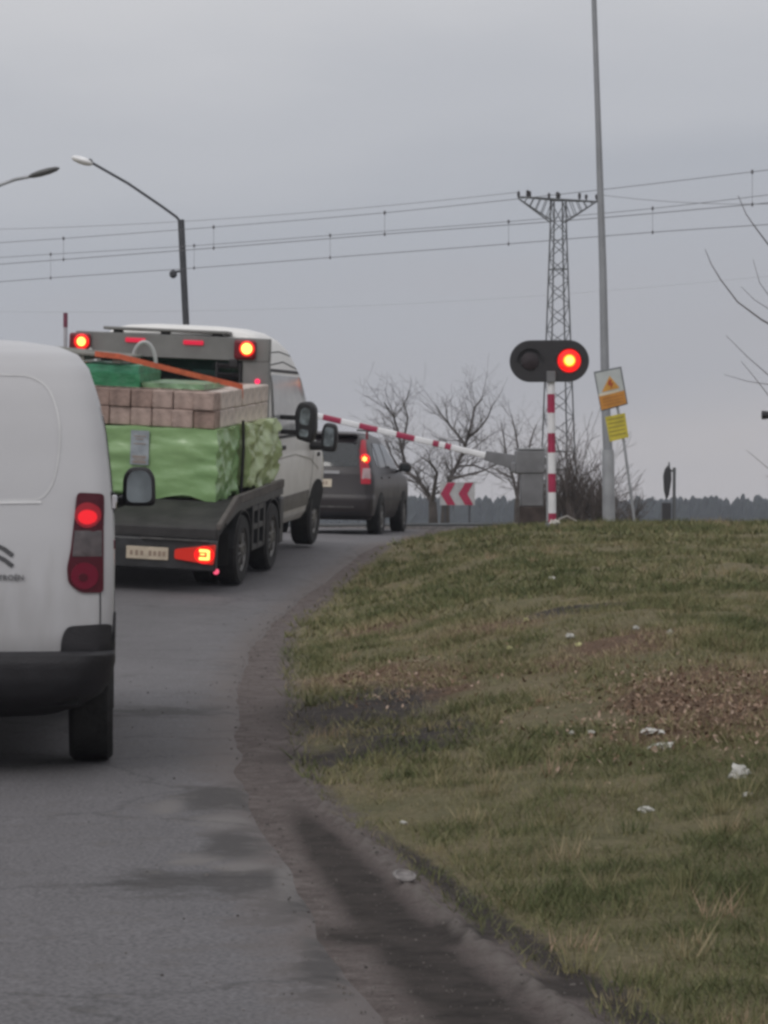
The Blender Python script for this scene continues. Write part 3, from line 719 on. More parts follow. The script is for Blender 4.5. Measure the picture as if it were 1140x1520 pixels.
for sg in (1, -1):
    X_ = BC + sg * HB
    side_prism(X_ - sg * .04, X_ + sg * .01, [(.0, .68), (.85, .88), (BL, .88), (BL, .97), (.82, .97), (.0, .74)]).build('side_rail', M_sidegrey, truck, bevel=.006)
    side_prism(X_ - sg * .05, X_, [(.30, .70), (.9, .80), (BL, .80), (BL, .88), (.85, .88), (.3, .75)]).build('side_board', M_blackm, truck, bevel=.004)
    mb = MB()
    for zz in (.34, .56, .76): mb.box((X_ - sg * .03, 2.0, zz), (.04, .62, .06))
    for yy in (1.7, 2.0, 2.3): mb.box((X_ - sg * .03, yy, .56), (.05, .07, .48))
    mb.build('side_guard', M_blackm, truck, bevel=.006)
    MB().box((X_ - sg * .2, 3.42, .50), (.34, .22, .52)).build('tool_box', M_blackm, truck, bevel=.02)
    for wy in (1.2, 2.8):
        pr = [(wy + .47 * math.cos(R(a)), .36 + .44 * math.sin(R(a))) for a in range(10, 171, 16)]; vs = []
        for a, b in pr: vs += [(X_ - sg * .42, a, b), (X_ - sg * .01, a, b), (X_ - sg * .01, a, b - .015), (X_ - sg * .42, a, b - .015)]
        fs = []
        for i in range(len(pr) - 1):
            for k in range(4): fs.append((4 * i + k, 4 * i + (k + 1) % 4, 4 * i + 4 + (k + 1) % 4, 4 * i + 4 + k))
        mb = MB(); mb.add(vs, fs); mb.build('mudguard', M_blackm, truck)
        wheel(truck, X_ - sg * .12, wy, .37, .23, sg); wheel(truck, X_ - sg * .38, wy, .37, .22, sg)
    MB().box((X_ - sg * .24, .70, .42), (.36, .015, .34)).build('mud_flap', M_tyre, truck)
    wheel(truck, sg * 1.06, 5.72, .36, .24, sg)
MB().box((BC, -.03, .42), (2 * HB - .04, .10, .32)).build('rear_beam', M_blackm, truck, bevel=.02)
MB().box((BC, .02, .60), (2 * HB - .04, .06, .07)).build('tail_edge', M_deck, truck, bevel=.01)
MB().box((.80, -.10, .575), (.7, .03, .015)).build('tail_handle', M_rim, truck)
PX = .52
pl = MB().box((PX, -.095, .42), (.44, .012, .13)).build('number_plate', M_plate, truck, bevel=.012)
mb = MB()
for i, a in enumerate((-.165, -.11, -.055, .03, .08, .13, .175)): mb.box((PX + a, -.103, .42), (.028, .004, .045 + .008 * (i % 2)))
mb.build('plate_characters', M_platech, pl)
for sg in (1, -1):
    LX = BC + sg * (HB - .23)
    ln = [(-.21, -.05), (.19, -.095), (.21, .11), (-.21, .045)]
    if sg < 0: ln = [(-a, b) for a, b in ln][::-1]
    lp = MB().prism(smoothpoly(ln, .02), TRS((LX, -.10, .43), (R(90), 0, 0)), .04).build('tail_lamp', emit('dim_red_lens_%s' % ('a' if sg > 0 else 'b'), (.8, .03, .015), .42), truck)
    c = Vector((LX + sg * .10, -.125, .435))
    MB().prism([(.105 * math.cos(2 * math.pi * k / 20), .09 * math.sin(2 * math.pi * k / 20)) for k in range(20)], TRS(c, (R(90), 0, 0)), .02).build('brake_light', E_redhot, lp)
    mb = MB(); a_ = .035
    for dx, dz, wx, wz_ in ((.045, 0, .03, .10), (-.005, .042, .09, .03), (-.015, .005, .05, .016), (-.005, -.038, .09, .03)): mb.box((c.x + sg * dx, c.y - .013, c.z + dz), (wx, .006, wz_))
    mb.build('blown_out_centre', E_yel, lp, bevel=.003)  # yellow bars imitate the overexposed middle of the lit lamp
    MB().lathe([(.028, 0), (.028, .03), (.01, .034)], TRS((BC + sg * (HB - .02), -.02, .26), (R(90), 0, 0)), 14).build('marker_lamp', emit('pink_marker_%s' % ('a' if sg > 0 else 'b'), (1, .10, .2), .9), truck)
M_mirror2 = mat('sky_toned_mirror_glass', (.20, .23, .25), .25, var=.5, scale=9, spec=.6)  # pale diffuse colour carries the sky's reflection
# white cab shell
CB = 3.50
before_cab = set(o.name for o in truck.children)
LC = [(.36, CB + .06, 6.25, 1.03, .05, .3, .08), (.45, CB + .01, 6.30, 1.09, .05, .35, .10), (.62, CB, 6.34, 1.115, .05, .38, .12), (.95, CB, 6.32, 1.12, .05, .4, .12), (1.14, CB, 6.22, 1.12, .05, .4, .12), (1.28, CB, 5.90, 1.11, .05, .38, .12),
      (1.38, CB, 5.66, 1.10, .05, .33, .12), (1.75, CB, 5.44, 1.075, .05, .28, .12), (2.0, CB + .01, 5.26, 1.05, .05, .28, .12), (2.20, CB + .02, 5.06, 1.015, .06, .28, .12), (2.36, CB + .03, 4.82, .98, .07, .26, .14), (2.48, CB + .05, 4.52, .93, .09, .25, .15),
      (2.565, CB + .08, 4.24, .84, .10, .2, .12), (2.61, CB + .13, 4.05, .68, .10, .14, .08), (2.63, CB + .2, 3.95, .4, .06, .08, .03)]
b2 = Body(LC, 0); b2.mesh('cab', M_white_far, truck)
M_glside = mat('sky_toned_side_glass', (.42, .43, .44), .12, var=.08, spec=.9)  # bright sky seen through the cab is put into this base colour
for d in ('right', 'left'):
    sg = 1 if d == 'right' else -1
    b2.patch(d, [(3.68, 1.44), (5.40, 1.41), (5.26, 1.74), (4.98, 2.04), (3.70, 2.12)], .008, .012, .06).build('door_window', M_glside, truck)
    mb = MB(); b2.ribbon(d, smoothpoly([(3.64, 1.40), (5.48, 1.37), (5.32, 1.76), (5.02, 2.09), (3.66, 2.17)], .06), .035, .006, mb=mb, closed=True); mb.build('window_seal', M_black, truck)
    mb = MB(); b2.ribbon(d, [(3.60, .42), (3.59, 1.4), (3.60, 2.22), (4.3, 2.24), (5.12, 2.10), (5.50, 1.40), (5.42, .85), (5.25, .42)], .014, .003, mb=mb); mb.build('door_seam', M_seam, truck)
    mb = MB(); b2.ribbon(d, [(3.62, 2.36), (4.2, 2.36), (4.75, 2.29)], .012, .003, mb=mb); mb.build('roof_gutter', M_seam, truck)
    b2.ribbon(d, [(3.62, 1.15), (4.6, 1.16), (5.35, 1.06), (5.75, .92)], .015, .004).build('pressed_line', mat('line_shadow_paint_%s' % d, (.36, .34, .31), .5), truck)
    b2.patch(d, [(3.62, .52), (5.3, .52), (5.3, .70), (3.62, .70)], .012, .02, .02).build('rub_strip', mat('grey_rub_strip_%s' % d, (.15, .14, .125), .7), truck)
    h = b2.hit(d, 3.98, 1.27, 0); MB().box((h.x + sg * .01, h.y, h.z), (.04, .22, .05)).build('door_handle', M_black, truck, bevel=.01)
    h = b2.hit(d, 5.72, 1.10, 0); MB().box((h.x, h.y, h.z), (.03, .10, .05)).build('side_repeater', M_black, truck, bevel=.01)
    b2.patch(d, [(5.94, .78), (6.22, .78), (6.16, 1.06), (6.0, 1.12)], .01, .02, .04).build('headlight', mat('headlight_lens_%s' % d, (.6, .57, .5), .15, spec=.8), truck)
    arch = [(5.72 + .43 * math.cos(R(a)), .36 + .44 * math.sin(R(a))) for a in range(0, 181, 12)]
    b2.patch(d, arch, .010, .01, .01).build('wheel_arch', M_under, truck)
CABM = TRS((1.05, CB, 0), (0, 0, R(-3.5))) @ TRS((-1.11, -CB, 0))
b2.patch('front', [(-.85, 1.42), (.85, 1.42), (.74, 2.1), (-.74, 2.1)], .008, .01, .08).build('windscreen', M_glassd, truck)
b2.patch('front', [(-.6, .75), (.6, .75), (.6, 1.05), (-.6, 1.05)], .008, .01, .04).build('grille', M_black, truck)
for o in list(truck.children):
    if o.name not in before_cab: o.matrix_basis = CABM
# grey back frame with the window let into it
PL_, PR_ = -1.22, 1.02; y0_, y1_ = CB - .14, CB - .01; ym_ = (y0_ + y1_) / 2; dy_ = y1_ - y0_
mb = MB(); WL, WR_, WB, WT = -.92, .72, 1.5, 2.27
mb.box(((PL_ + PR_) / 2, ym_, (WT + 2.53) / 2), (PR_ - PL_, dy_, 2.53 - WT)); mb.box(((PL_ + PR_) / 2, ym_, (.95 + WB) / 2), (PR_ - PL_, dy_, WB - .95))
mb.box(((PL_ + WL) / 2, ym_, (WB + WT) / 2), (WL - PL_, dy_ - .004, WT - WB)); mb.box(((WR_ + PR_) / 2, ym_, (WB + WT) / 2), (PR_ - WR_, dy_ - .004, WT - WB))
mb.build('back_frame', M_cabgrey, truck, bevel=.008)
MB().box((-.1, CB + .04, 1.7), (2.1, .10, 1.5)).build('cab_bulkhead', M_cabgrey, truck)
M_int = mat('painted_teal_gloom', (.045, .06, .064), .5, scale=1.6, col2=(.012, .018, .02), mixlo=.42, mixhi=.58)  # gloom and lighter patches inside the cab, painted on a flat sheet
MB().box(((WL + WR_) / 2, CB - .035, (WB + WT) / 2), (WR_ - WL, .01, WT - WB)).build('interior_view_sheet', M_int, truck)
MB().box((.28, CB - .045, 2.02), (.30, .006, .26)).build('screen_light_panel', mat('painted_screen_light', (.11, .14, .145), .4, scale=3, var=.2), truck)  # pale panel painted as daylight coming through the windscreen
for a in (-.42, .08): MB().box((a, CB - .055, 1.93), (.27, .03, .36)).build('headrest', M_black, truck, bevel=.012)
MB().box(((WL + WR_) / 2, y0_ + .03, (WB + WT) / 2), (WR_ - WL - .004, .008, WT - WB - .004)).build('rear_window', None or glass('tinted_glass', (.75, .82, .82)), truck)
lg = MB()
for a in (.43, .70): lg.box((a, y0_ - .02, 1.88), (.025, .03, .74))
lg = lg.build('louvre_guard', M_black, truck)
for k in range(7): MB().box((.565, y0_ - .02, 1.58 + k * .105), (.25, .02, .05), rot=(R(30), 0, 0)).build('louvre', M_black, lg)
MB().box((-.18, CB - .02, 2.575), (1.44, .26, .035), rot=(R(-3), 0, 0)).build('roof_board', M_cabgrey, truck, bevel=.01)
for a in (-.75, -.2, .4): MB().box((a, CB - .03, 2.54), (.10, .1, .05)).build('board_bracket', M_blackm, truck, bevel=.01)
for a in (-1.13, .78):
    lp = MB().box((a - .03, y0_ - .03, 2.40), (.25, .06, .22)).build('work_lamp', mat('red_lamp_housing', (.16, .01, .02), .3), truck, bevel=.03)
    c = Vector((a, y0_ - .065, 2.415))
    MB().lathe([(.088, 0), (.088, .012), (.075, .018), (.02, .018)], TRS(c, (R(90), 0, 0)), 22).build('lamp_ring', E_redhot, lp)
    rr_ = .052 if a < 0 else .064
    MB().lathe([(rr_, 0), (rr_ * .9, .008), (.01, .012)], TRS(c + Vector((0, -.018, 0)), (R(90), 0, 0)), 18).build('lamp_core', E_yel, lp)
for a in (-.52, .15): MB().box((a, y0_ - .012, 2.455), (.23, .025, .05)).build('high_brake_light', emit('high_brake_%s' % ('a' if a < 0 else 'b'), (.9, .02, .07), .6), truck, bevel=.008)
MB().lathe([(.03, 0), (.03, .02), (.01, .024)], TRS((.90, y0_ - .005, 2.05), (R(90), 0, 0)), 12).build('marker_lamp', emit('small_marker', (1, .03, .12), 1.2), truck)
MB().box((.62, y0_ - .02, 2.24), (.10, .04, .09)).build('lamp_box', M_black, truck, bevel=.01)
mb = MB(); pts = [(-.06 + .13 * math.cos(R(a)), 1.9, 2.25 + .24 * math.sin(R(a))) for a in range(-35, 216, 12)]
HOSE = (mb, pts)
MB().tube([(-1.02, y0_ - .10, 2.34), (-.93, y0_ - .2, 2.22), (-.84, y0_ - .3, 2.08)], .018, 8).build('lamp_cable', mat('grey_cable', (.4, .4, .4), .5), truck)
for sg in (1, -1):
    mc = Vector((sg * 1.36, 3.95, 1.585))
    o = MB().prism(smoothpoly([(-.10, -.20), (.09, -.24), (.13, -.1), (.12, .17), (.05, .24), (-.08, .22), (-.125, .10)], .05), TRS(mc, (R(90), 0, R(-6) * sg)), .15).build('side_mirror', M_black, truck, bevel=.03)
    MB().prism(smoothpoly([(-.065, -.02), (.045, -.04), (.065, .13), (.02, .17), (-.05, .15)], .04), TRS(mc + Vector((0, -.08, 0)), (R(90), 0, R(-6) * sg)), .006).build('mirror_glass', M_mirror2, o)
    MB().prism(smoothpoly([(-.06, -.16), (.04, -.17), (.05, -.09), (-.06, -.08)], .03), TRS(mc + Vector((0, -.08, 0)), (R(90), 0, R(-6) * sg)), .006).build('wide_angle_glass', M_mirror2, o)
    for dz in (-.135, .03): MB().box((sg * 1.18, 3.97, 1.595 + dz), (.34, .05, .055)).build('mirror_arm', M_black, o, bevel=.012)
    mc = Vector((sg * 1.40, 5.30, 1.33))
    o = MB().prism(smoothpoly([(-.09, -.16), (.08, -.17), (.10, .03), (.08, .16), (-.06, .18), (-.10, .05)], .05), TRS(mc, (R(90), 0, 0)), .14).build('side_mirror', M_black, truck, bevel=.03)
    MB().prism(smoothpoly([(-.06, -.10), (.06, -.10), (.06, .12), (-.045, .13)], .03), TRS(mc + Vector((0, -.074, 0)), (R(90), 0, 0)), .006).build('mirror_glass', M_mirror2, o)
    MB().tube([mc + Vector((-.05 * sg, 0, -.10)), (sg * 1.06, 5.35, 1.22)], .055, 8).build('mirror_arm', M_black, o)
bpy.context.view_layer.update()
TM = truck.matrix_world.copy()
o = mb.tube(pts, .022, 8).build('hose_loop', mat('white_hose', (.42, .42, .42), .5)); o.matrix_world = TM; tag(o, 'white hose bent into a loop above the load before the cab back', 'hose')

LM = TM @ TRS((.91, .95, 0), (0, 0, R(-2.4))) @ TRS((-1.2, -.95, 0))
# ---- the load: two wrapped pallets, paving blocks on top, green packs, strap
def M_foil(name, c, c2):
    m = mat(name, c, .27, scale=1.6, col2=c2, bump=.7, bscale=5, spec=.7, detail=3, mixlo=.3, mixhi=.7); return m
M_foil1 = M_foil('pale_green_foil', (.28, .44, .20), (.21, .36, .15)); M_foil2 = M_foil('clear_green_stretch_film', (.43, .52, .27), (.33, .41, .20))
def wrapped(name, cx, cy, cz, sx, sy, sz, m, label, group, amp=.02, sag=.0, seed=0, uneven=0):
    bm = bmesh.new(); bmesh.ops.create_cube(bm, size=1); bmesh.ops.subdivide_edges(bm, edges=bm.edges, cuts=26, use_grid_fill=True)
    for v in bm.verts:
        p = v.co.copy(); q = Vector((p.x * sx, p.y * sy, p.z * sz))
        k = noise.ridged_multi_fractal(q * 1.9 + Vector((seed, seed, 0)), 1.0, 2.0, 4, 1.0, 2.0) - 1.0
        f = noise.fractal(Vector((q.x * 9 + q.z * 7, q.y * 9 - q.z * 6, q.z * 2 + seed)), 1, 2, 3)
        lo = 1 - abs(p.z * 2)
        s_ = amp * (k * 1.0 + f * .5)
        if abs(p.x) > .499: q.x += math.copysign(s_ + sag * lo ** .5, p.x)
        if abs(p.y) > .499: q.y += math.copysign(s_ * .8, p.y)
        if p.z > .499: q.z += s_ * .3
        if p.z < -.499 and uneven: pass
        if uneven and (abs(p.x) > .499 or abs(p.y) > .499) and p.z < -.3:
            q.z += uneven * noise.noise(Vector((q.x * 4, q.y * 4, seed))) * (-p.z * 2) ** 3
        v.co = q
    me = bpy.data.meshes.new(name); bm.to_mesh(me); bm.free(); me.shade_smooth(); me.set_sharp_from_angle(angle=R(50)); me.materials.append(m)
    o = bpy.data.objects.new(name, me); COL.objects.link(o); o.matrix_world = LM @ TRS((cx, cy, cz)); return o
def wooden_pallet(parent, sx, sy):
    mb = MB()
    for k in range(5): mb.box((0, -sy / 2 + sy * (k + .5) / 5, -.015), (sx, .1, .022))
    for k in (-1, 0, 1): mb.box((k * sx * .44, 0, -.07), (.1, sy, .085))
    return mb
M_wood = mat('pale_wood', (.22, .17, .125), .8, scale=8, var=.3, bump=.3)
pal = empty('wrapped_pallet', (0, 0, 0), label='pallet wrapped in flat green foil with a paper label, facing rearward on the truck', cat='pallet'); pal.matrix_world = LM @ TRS((.10, 1.32, .90))
def child_wrap(par, name, c, s, m, **k):
    o = wrapped(name, 0, 0, 0, *s, m, None, None, **k); o.parent = par; o.matrix_parent_inverse.identity(); o.matrix_basis = TRS(c); return o
child_wrap(pal, 'foil_wrap', (0, 0, .375), (2.36, .86, .73), M_foil1, amp=.05, seed=3, uneven=.08)
for k in (-1, 0, 1): MB().box((k * 1.0, 0, .03), (.12, .8, .06)).build('pallet_foot', M_wood, pal)
lb = MB().box((.36, -.46, .52), (.20, .006, .36)).build('paper_label', mat('grey_paper_label', (.30, .33, .36), .7, scale=14, var=.15), pal)
mb = MB()
for zz, ww in ((.64, .13), (.61, .09), (.56, .13), (.43, .15), (.415, .15), (.395, .11), (.375, .15), (.36, .15)): mb.box((.36, -.465, zz), (ww, .004, .008))
mb.build('printed_lines', M_platech, lb)
pal2 = empty('wrapped_pallet', (0, 0, 0), label='pallet wrapped in loose shiny green film, just behind the truck cab', cat='pallet'); pal2.matrix_world = LM @ TRS((.10, 2.58, .90))
child_wrap(pal2, 'foil_wrap', (.03, 0, .40), (2.40, 1.42, .70), M_foil2, amp=.075, seed=11, sag=.05, uneven=.22)
for k in (-1, 0, 1): MB().box((k * 1.02, 0, .02), (.12, 1.3, .04)).build('pallet_foot', M_wood, pal2)
o = MB().tube([(0, 0, 0), (.01, .02, -.3), (.0, .01, -.85)], .016, 6).build('tie_strap', M_black); o.matrix_world = LM @ TRS((1.33, 1.80, 1.70)); tag(o, 'thin black tie strap hanging down between the two wrapped pallets', 'strap')
M_block = mat('brown_paving_block', (.38, .285, .25), .9, scale=9, var=.22, bump=.5); M_block2 = mat('pale_paving_block', (.58, .50, .455), .9, scale=9, var=.18, bump=.5)
M_block3 = mat('reddish_paving_block', (.29, .205, .175), .9, scale=7, var=.3, bump=.5)
proto = {}
bw, bl_, bh = .226, .285, .19
for key, m in (('a', M_block), ('b', M_block2), ('c', M_block3)):
    ob = MB().box((0, 0, bh / 2), (bw, bl_, bh)).build('paving_block', m, bevel=.014); proto[key] = ob
first = {'a': True, 'b': True, 'c': True}
rb = random.Random(31)
for lv in range(2):
    for i in range(10):
        for j in range(8):
            if 0 < i < 9 and 0 < j < 7: continue
            key = 'b' if (i >= 9 and j > 0) else ('a' if rb.random() < .62 else 'c')  # right side of the stack is given a paler block colour
            ob = proto[key] if first[key] else proto[key].copy()
            if not first[key]: COL.objects.link(ob)
            first[key] = False
            jx, jy = rb.uniform(-.008, .008), rb.uniform(-.022, .022)
            ob.matrix_world = LM @ TRS((-.93 + i * .229 + jx, 1.05 + j * .292 + jy, 1.645 + lv * (bh + .003)), (0, 0, rb.uniform(-.03, .03)))
            if key != 'b': tag(ob, 'brown stone paving block in the two courses on top of the wrapped pallets', 'paving block', 'paving blocks stacked on the truck load')
            else: tag(ob, 'pale paving block along the right side of the truck load', 'paving block', 'paving blocks stacked on the truck load')
M_green = mat('green_tarp', (.030, .19, .085), .4, scale=5, var=.25, bump=.5); M_green2 = mat('pale_green_film', (.17, .29, .16), .35, scale=5, var=.3, bump=.6)
TOPZ = 2.035
def bundle(name, c, sz, m, label, seed, amp=.014):
    o = wrapped(name, *c, *sz, m, None, None, amp=amp, seed=seed); return tag(o, label, 'bundle')
bundle('green_bundle', (-.14, 1.45, TOPZ + .075), (1.04, .80, .14), M_green, 'dark green wrapped bundle, lower one, lying on the paving blocks', 5)
bundle('green_bundle', (-.20, 1.5, TOPZ + .185), (1.10, .82, .085), mat('mid_green_film', (.05, .23, .13), .4, scale=5, var=.3, bump=.6), 'mid green wrapped bundle, upper one, on top of the dark green bundle', 8)
bundle('film_bundle', (.74, 1.5, TOPZ + .035), (.66, .82, .055), M_green2, 'low pale green film bundle under the orange strap', 9, .02)
mb = MB()
for k in range(5): mb.box((-.32, 1.15 + k * .16, .0), (1.0, .12, .024))
for k in (-.7, -.3, .1): mb.box((k, 1.5, -.04), (.09, .76, .05))
o = mb.build('wooden_slat_board', mat('grey_timber', (.20, .195, .175), .85, scale=8, var=.3), bevel=.004); o.matrix_world = LM @ TRS((0, 0, TOPZ + .315), (0, R(3), 0)); tag(o, 'grey slatted timber board lying on top of the green bundles', 'board')
pts = [(-.1, .99, 2.375), (.16, 1.0, 2.36), (.5, 1.12, 2.28), (.85, 1.45, 2.18), (1.15, 1.85, 2.085), (1.262, 1.98, 2.05), (1.268, 1.99, 1.95)]
mb = MB(); vs = []
for i, p in enumerate(pts):
    wd = .028
    vs += [(p[0], p[1], p[2] - wd), (p[0], p[1], p[2] + wd), (p[0] + .004, p[1] + .008, p[2] + wd), (p[0] + .004, p[1] + .008, p[2] - wd)]
fs = [(0, 1, 2, 3), (24, 25, 26, 27)]
for i in range(6):
    for k in range(4): fs.append((4 * i + k, 4 * i + (k + 1) % 4, 4 * i + 4 + (k + 1) % 4, 4 * i + 4 + k))
mb.add(vs, fs)
o = mb.build('lashing_strap', mat('orange_strap', (.60, .13, .06), .6, scale=12, var=.15)); o.matrix_world = LM; tag(o, 'orange lashing strap slanting down to the right over the load', 'strap')

# ------------------------------------------------------------------ dark suv under the barrier
syaw = 8.5
fwd = Vector((math.sin(R(syaw)), math.cos(R(syaw)))); rgt = Vector((fwd.y, -fwd.x))
rc = Vector((-.20, 49.9)); org = rc - rgt * .90
suv = empty('dark_suv', (org.x, org.y, 1.075), (R(1.3), R(1.2), R(-syaw)), 'dark grey-brown suv with a glowing tail lamp, passing the lowering barrier', 'car')
LV = [(.28, .14, 4.35, .80, .16, .3, .12), (.40, .03, 4.45, .86, .18, .35, .12), (.55, -.02, 4.5, .895, .19, .4, .12), (.66, 0, 4.5, .905, .19, .4, .12), (.85, .04, 4.45, .91, .18, .4, .12), (.97, .06, 4.25, .90, .18, .4, .12),
      (1.04, .07, 3.75, .885, .18, .35, .12), (1.10, .09, 3.35, .865, .18, .3, .12), (1.25, .16, 3.05, .825, .18, .28, .12), (1.42, .26, 2.75, .765, .18, .25, .12), (1.56, .36, 2.45, .705, .18, .25, .12), (1.65, .45, 2.3, .64, .18, .2, .1), (1.71, .57, 2.1, .53, .18, .2, .1), (1.745, .78, 1.85, .34, .15, .2, .05)]
b3 = Body(LV, .08); b3.mesh('body', M_suv, suv)
b3.patch('rear', [(-.64, 1.16), (.64, 1.16), (.58, 1.55), (-.58, 1.55)], .006, .012, .06).build('rear_window', M_glassd, suv)
MB().box((0, .36, 1.68), (1.15, .22, .03), rot=(R(-8), 0, 0)).build('roof_spoiler', M_suv, suv, bevel=.01)
MB().tube([(-.1, .12, 1.18), (.25, .10, 1.17)], .01, 6).build('wiper', M_black, suv)
gs = b3.patch('rear', [(-.30, 1.035), (.34, 1.035), (.34, 1.085), (-.30, 1.085)], .02, .03, .01).build('chrome_garnish', mat('dull_trim', (.22, .22, .23), .4), suv)
pl = b3.patch('rear', [(-.26, .82), (.22, .82), (.22, .95), (-.26, .95)], .012, .015, .01).build('number_plate', mat('pale_plate', (.55, .48, .38), .5), suv)
mb = MB()
for k in range(7): b3.patch('rear', [(-.21 + k * .055, .86), (-.18 + k * .055, .86), (-.18 + k * .055, .915), (-.21 + k * .055, .915)], .015, .004, .002, rings=1, mb=mb)
mb.build('plate_characters', M_platech, pl)
for sg in (1, -1):
    P = [(sg * a, b) for a, b in [(.68, 1.60), (.625, 1.60), (.655, 1.25), (.69, 1.02), (.70, .88), (.845, .88), (.84, 1.02), (.775, 1.25), (.72, 1.45)]]
    lp = b3.patch('rear', P, .012, .02, .01).build('tail_lamp', emit('red_tail_lens_%s' % ('a' if sg > 0 else 'b'), (.55, .012, .04), .34), suv)
    ctr = b3.hit('rear', sg * .725, 1.28, .02)
    MB().lathe([(.085, 0), (.08, .02), (.02, .03)], TRS(ctr, (R(90), 0, 0)), 18).build('brake_light', E_redhot, lp)
    mb = MB(); st = [(.055 if k % 2 else .028) for k in range(12)]
    mb.prism([(st[k] * math.cos(R(k * 30)), st[k] * math.sin(R(k * 30))) for k in range(12)], TRS(ctr + Vector((0, -.036, 0)), (R(90), 0, 0)), .01); mb.build('lamp_core', E_yel, lp)
    b3.patch('rear', [(sg * .71, .96), (sg * .84, .96), (sg * .82, 1.13), (sg * .715, 1.13)], .018, .02, .01).build('reversing_lens', mat('pinkish_clear_lens_%s' % ('a' if sg > 0 else 'b'), (.42, .30, .31), .2), lp)
    d = 'right' if sg > 0 else 'left'
    b3.patch(d, [(.75, 1.16), (3.0, 1.12), (2.62, 1.40), (2.3, 1.54), (1.0, 1.55), (.62, 1.35)], .006, .012, .05).build('side_window', M_glassd, suv)
    b3.ribbon(d, [(1.75, 1.14), (1.75, 1.56)], .05, .010).build('window_pillar', M_black, suv); b3.ribbon(d, [(.95, 1.15), (1.0, 1.56)], .05, .010).build('window_pillar', M_black, suv)
    mb = MB(); b3.ribbon(d, [(1.75, .4), (1.75, 1.1)], .012, .003, mb=mb); b3.ribbon(d, [(2.85, .45), (2.85, 1.08)], .012, .003, mb=mb); b3.ribbon(d, [(1.0, .7), (1.05, 1.1)], .012, .003, mb=mb); mb.build('door_seam', M_seam, suv)
    b3.ribbon(d, [(.8, .62), (3.3, .60)], .05, .012).build('rub_strip', M_black, suv)
    for yy in (1.9, 1.0):
        h = b3.hit(d, yy, .98, 0); MB().box((h.x, h.y, h.z), (.04, .16, .03)).build('door_handle', M_suv, suv, bevel=.008)
    mc = Vector((sg * 1.03, 2.80, 1.15))
    o = MB().prism(smoothpoly([(-.11, -.07), (.10, -.08), (.12, .04), (.06, .09), (-.08, .09)], .04), TRS(mc, (R(90), 0, 0)), .12).build('side_mirror', M_suv, suv, bevel=.03)
    MB().prism(smoothpoly([(-.08, -.05), (.08, -.055), (.08, .05), (-.06, .06)], .02), TRS(mc + Vector((0, -.064, 0)), (R(90), 0, 0)), .006).build('mirror_glass', M_glassd, o)
    MB().tube([mc + Vector((-.06 * sg, 0, -.04)), (sg * .86, 2.85, 1.07)], .025, 6).build('mirror_arm', M_black, o)
    for wy in (.92, 3.54):
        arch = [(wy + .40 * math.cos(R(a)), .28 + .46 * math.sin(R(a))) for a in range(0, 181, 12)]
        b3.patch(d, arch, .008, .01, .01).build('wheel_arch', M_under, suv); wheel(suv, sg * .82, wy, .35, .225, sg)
bp_ = Body([(.30, .10, .45, .80, .12, .1, 0), (.36, -.01, .45, .88, .14, .1, 0), (.48, -.06, .45, .905, .14, .1, 0), (.64, -.075, .45, .91, .13, .1, 0), (.70, -.05, .45, .905, .12, .1, 0)], .04); bp_.mesh('bumper', M_suv, suv)
bp_.ribbon('rear', [(-.6, .50), (.6, .50)], .03, .006).build('bumper_strip', M_rim, suv)
bp_.patch('rear', [(-.8, .31), (.8, .31), (.8, .42), (-.8, .42)], .006, .01, .02).build('bumper_lip', M_black, suv)
for sg in (1, -1): MB().tube([(sg * .55, .5, 1.765), (sg * .55, 2.1, 1.765)], .016, 8).build('roof_rail', M_blackm, suv)
b3.patch('front', [(-.68, 1.14), (.68, 1.14), (.58, 1.55), (-.58, 1.55)], .006, .01, .06).build('windscreen', M_glassd, suv)

# ------------------------------------------------------------------ level crossing signal
p = on_ground(820, 43, .03); sig = empty('crossing_signal', p, (0, R(-.6), 0), 'oval black level crossing signal, right lamp lit red, on a red and white striped post', 'traffic signal')
S43 = F / 43
def sh(y): return (HY - y) / S43 + CH - p.z          # pixel row -> height above the base
mb = MB(); rows = [(790, 0), (777, 1), (757, 1), (730, 0), (701, 1), (672, 0), (642, 1), (613, 0), (584, 1), (557, 0)]
segs = [(sh(792), sh(788), 1)]
ed = [(792, 762, 'r'), (762, 731, 'w'), (731, 703, 'r'), (703, 672, 'w'), (672, 643, 'r'), (643, 613, 'w'), (613, 585, 'r'), (585, 550, 'w')]
for a, b, c in ed:
    mb.mi = 1 if c == 'r' else 0; mb.tube([(0, 0, max(0, sh(a))), (0, 0, sh(b))], .055, 16)
mb.build('post', [M_wr, M_rr], sig)
zc = sh(536); hw_, hh = 59 / S43, 31 / S43
out = []
for sgn, a0 in ((1, -90), (-1, 90)):
    for k in range(19): a = R(a0 + k * 10); out.append((sgn * (hw_ - hh) + hh * math.cos(a), hh * math.sin(a)))
hd = MB().prism(out, TRS((-.02, -.03, zc), (R(90), 0, 0)), .06).build('signal_board', M_black, sig, bevel=.012)
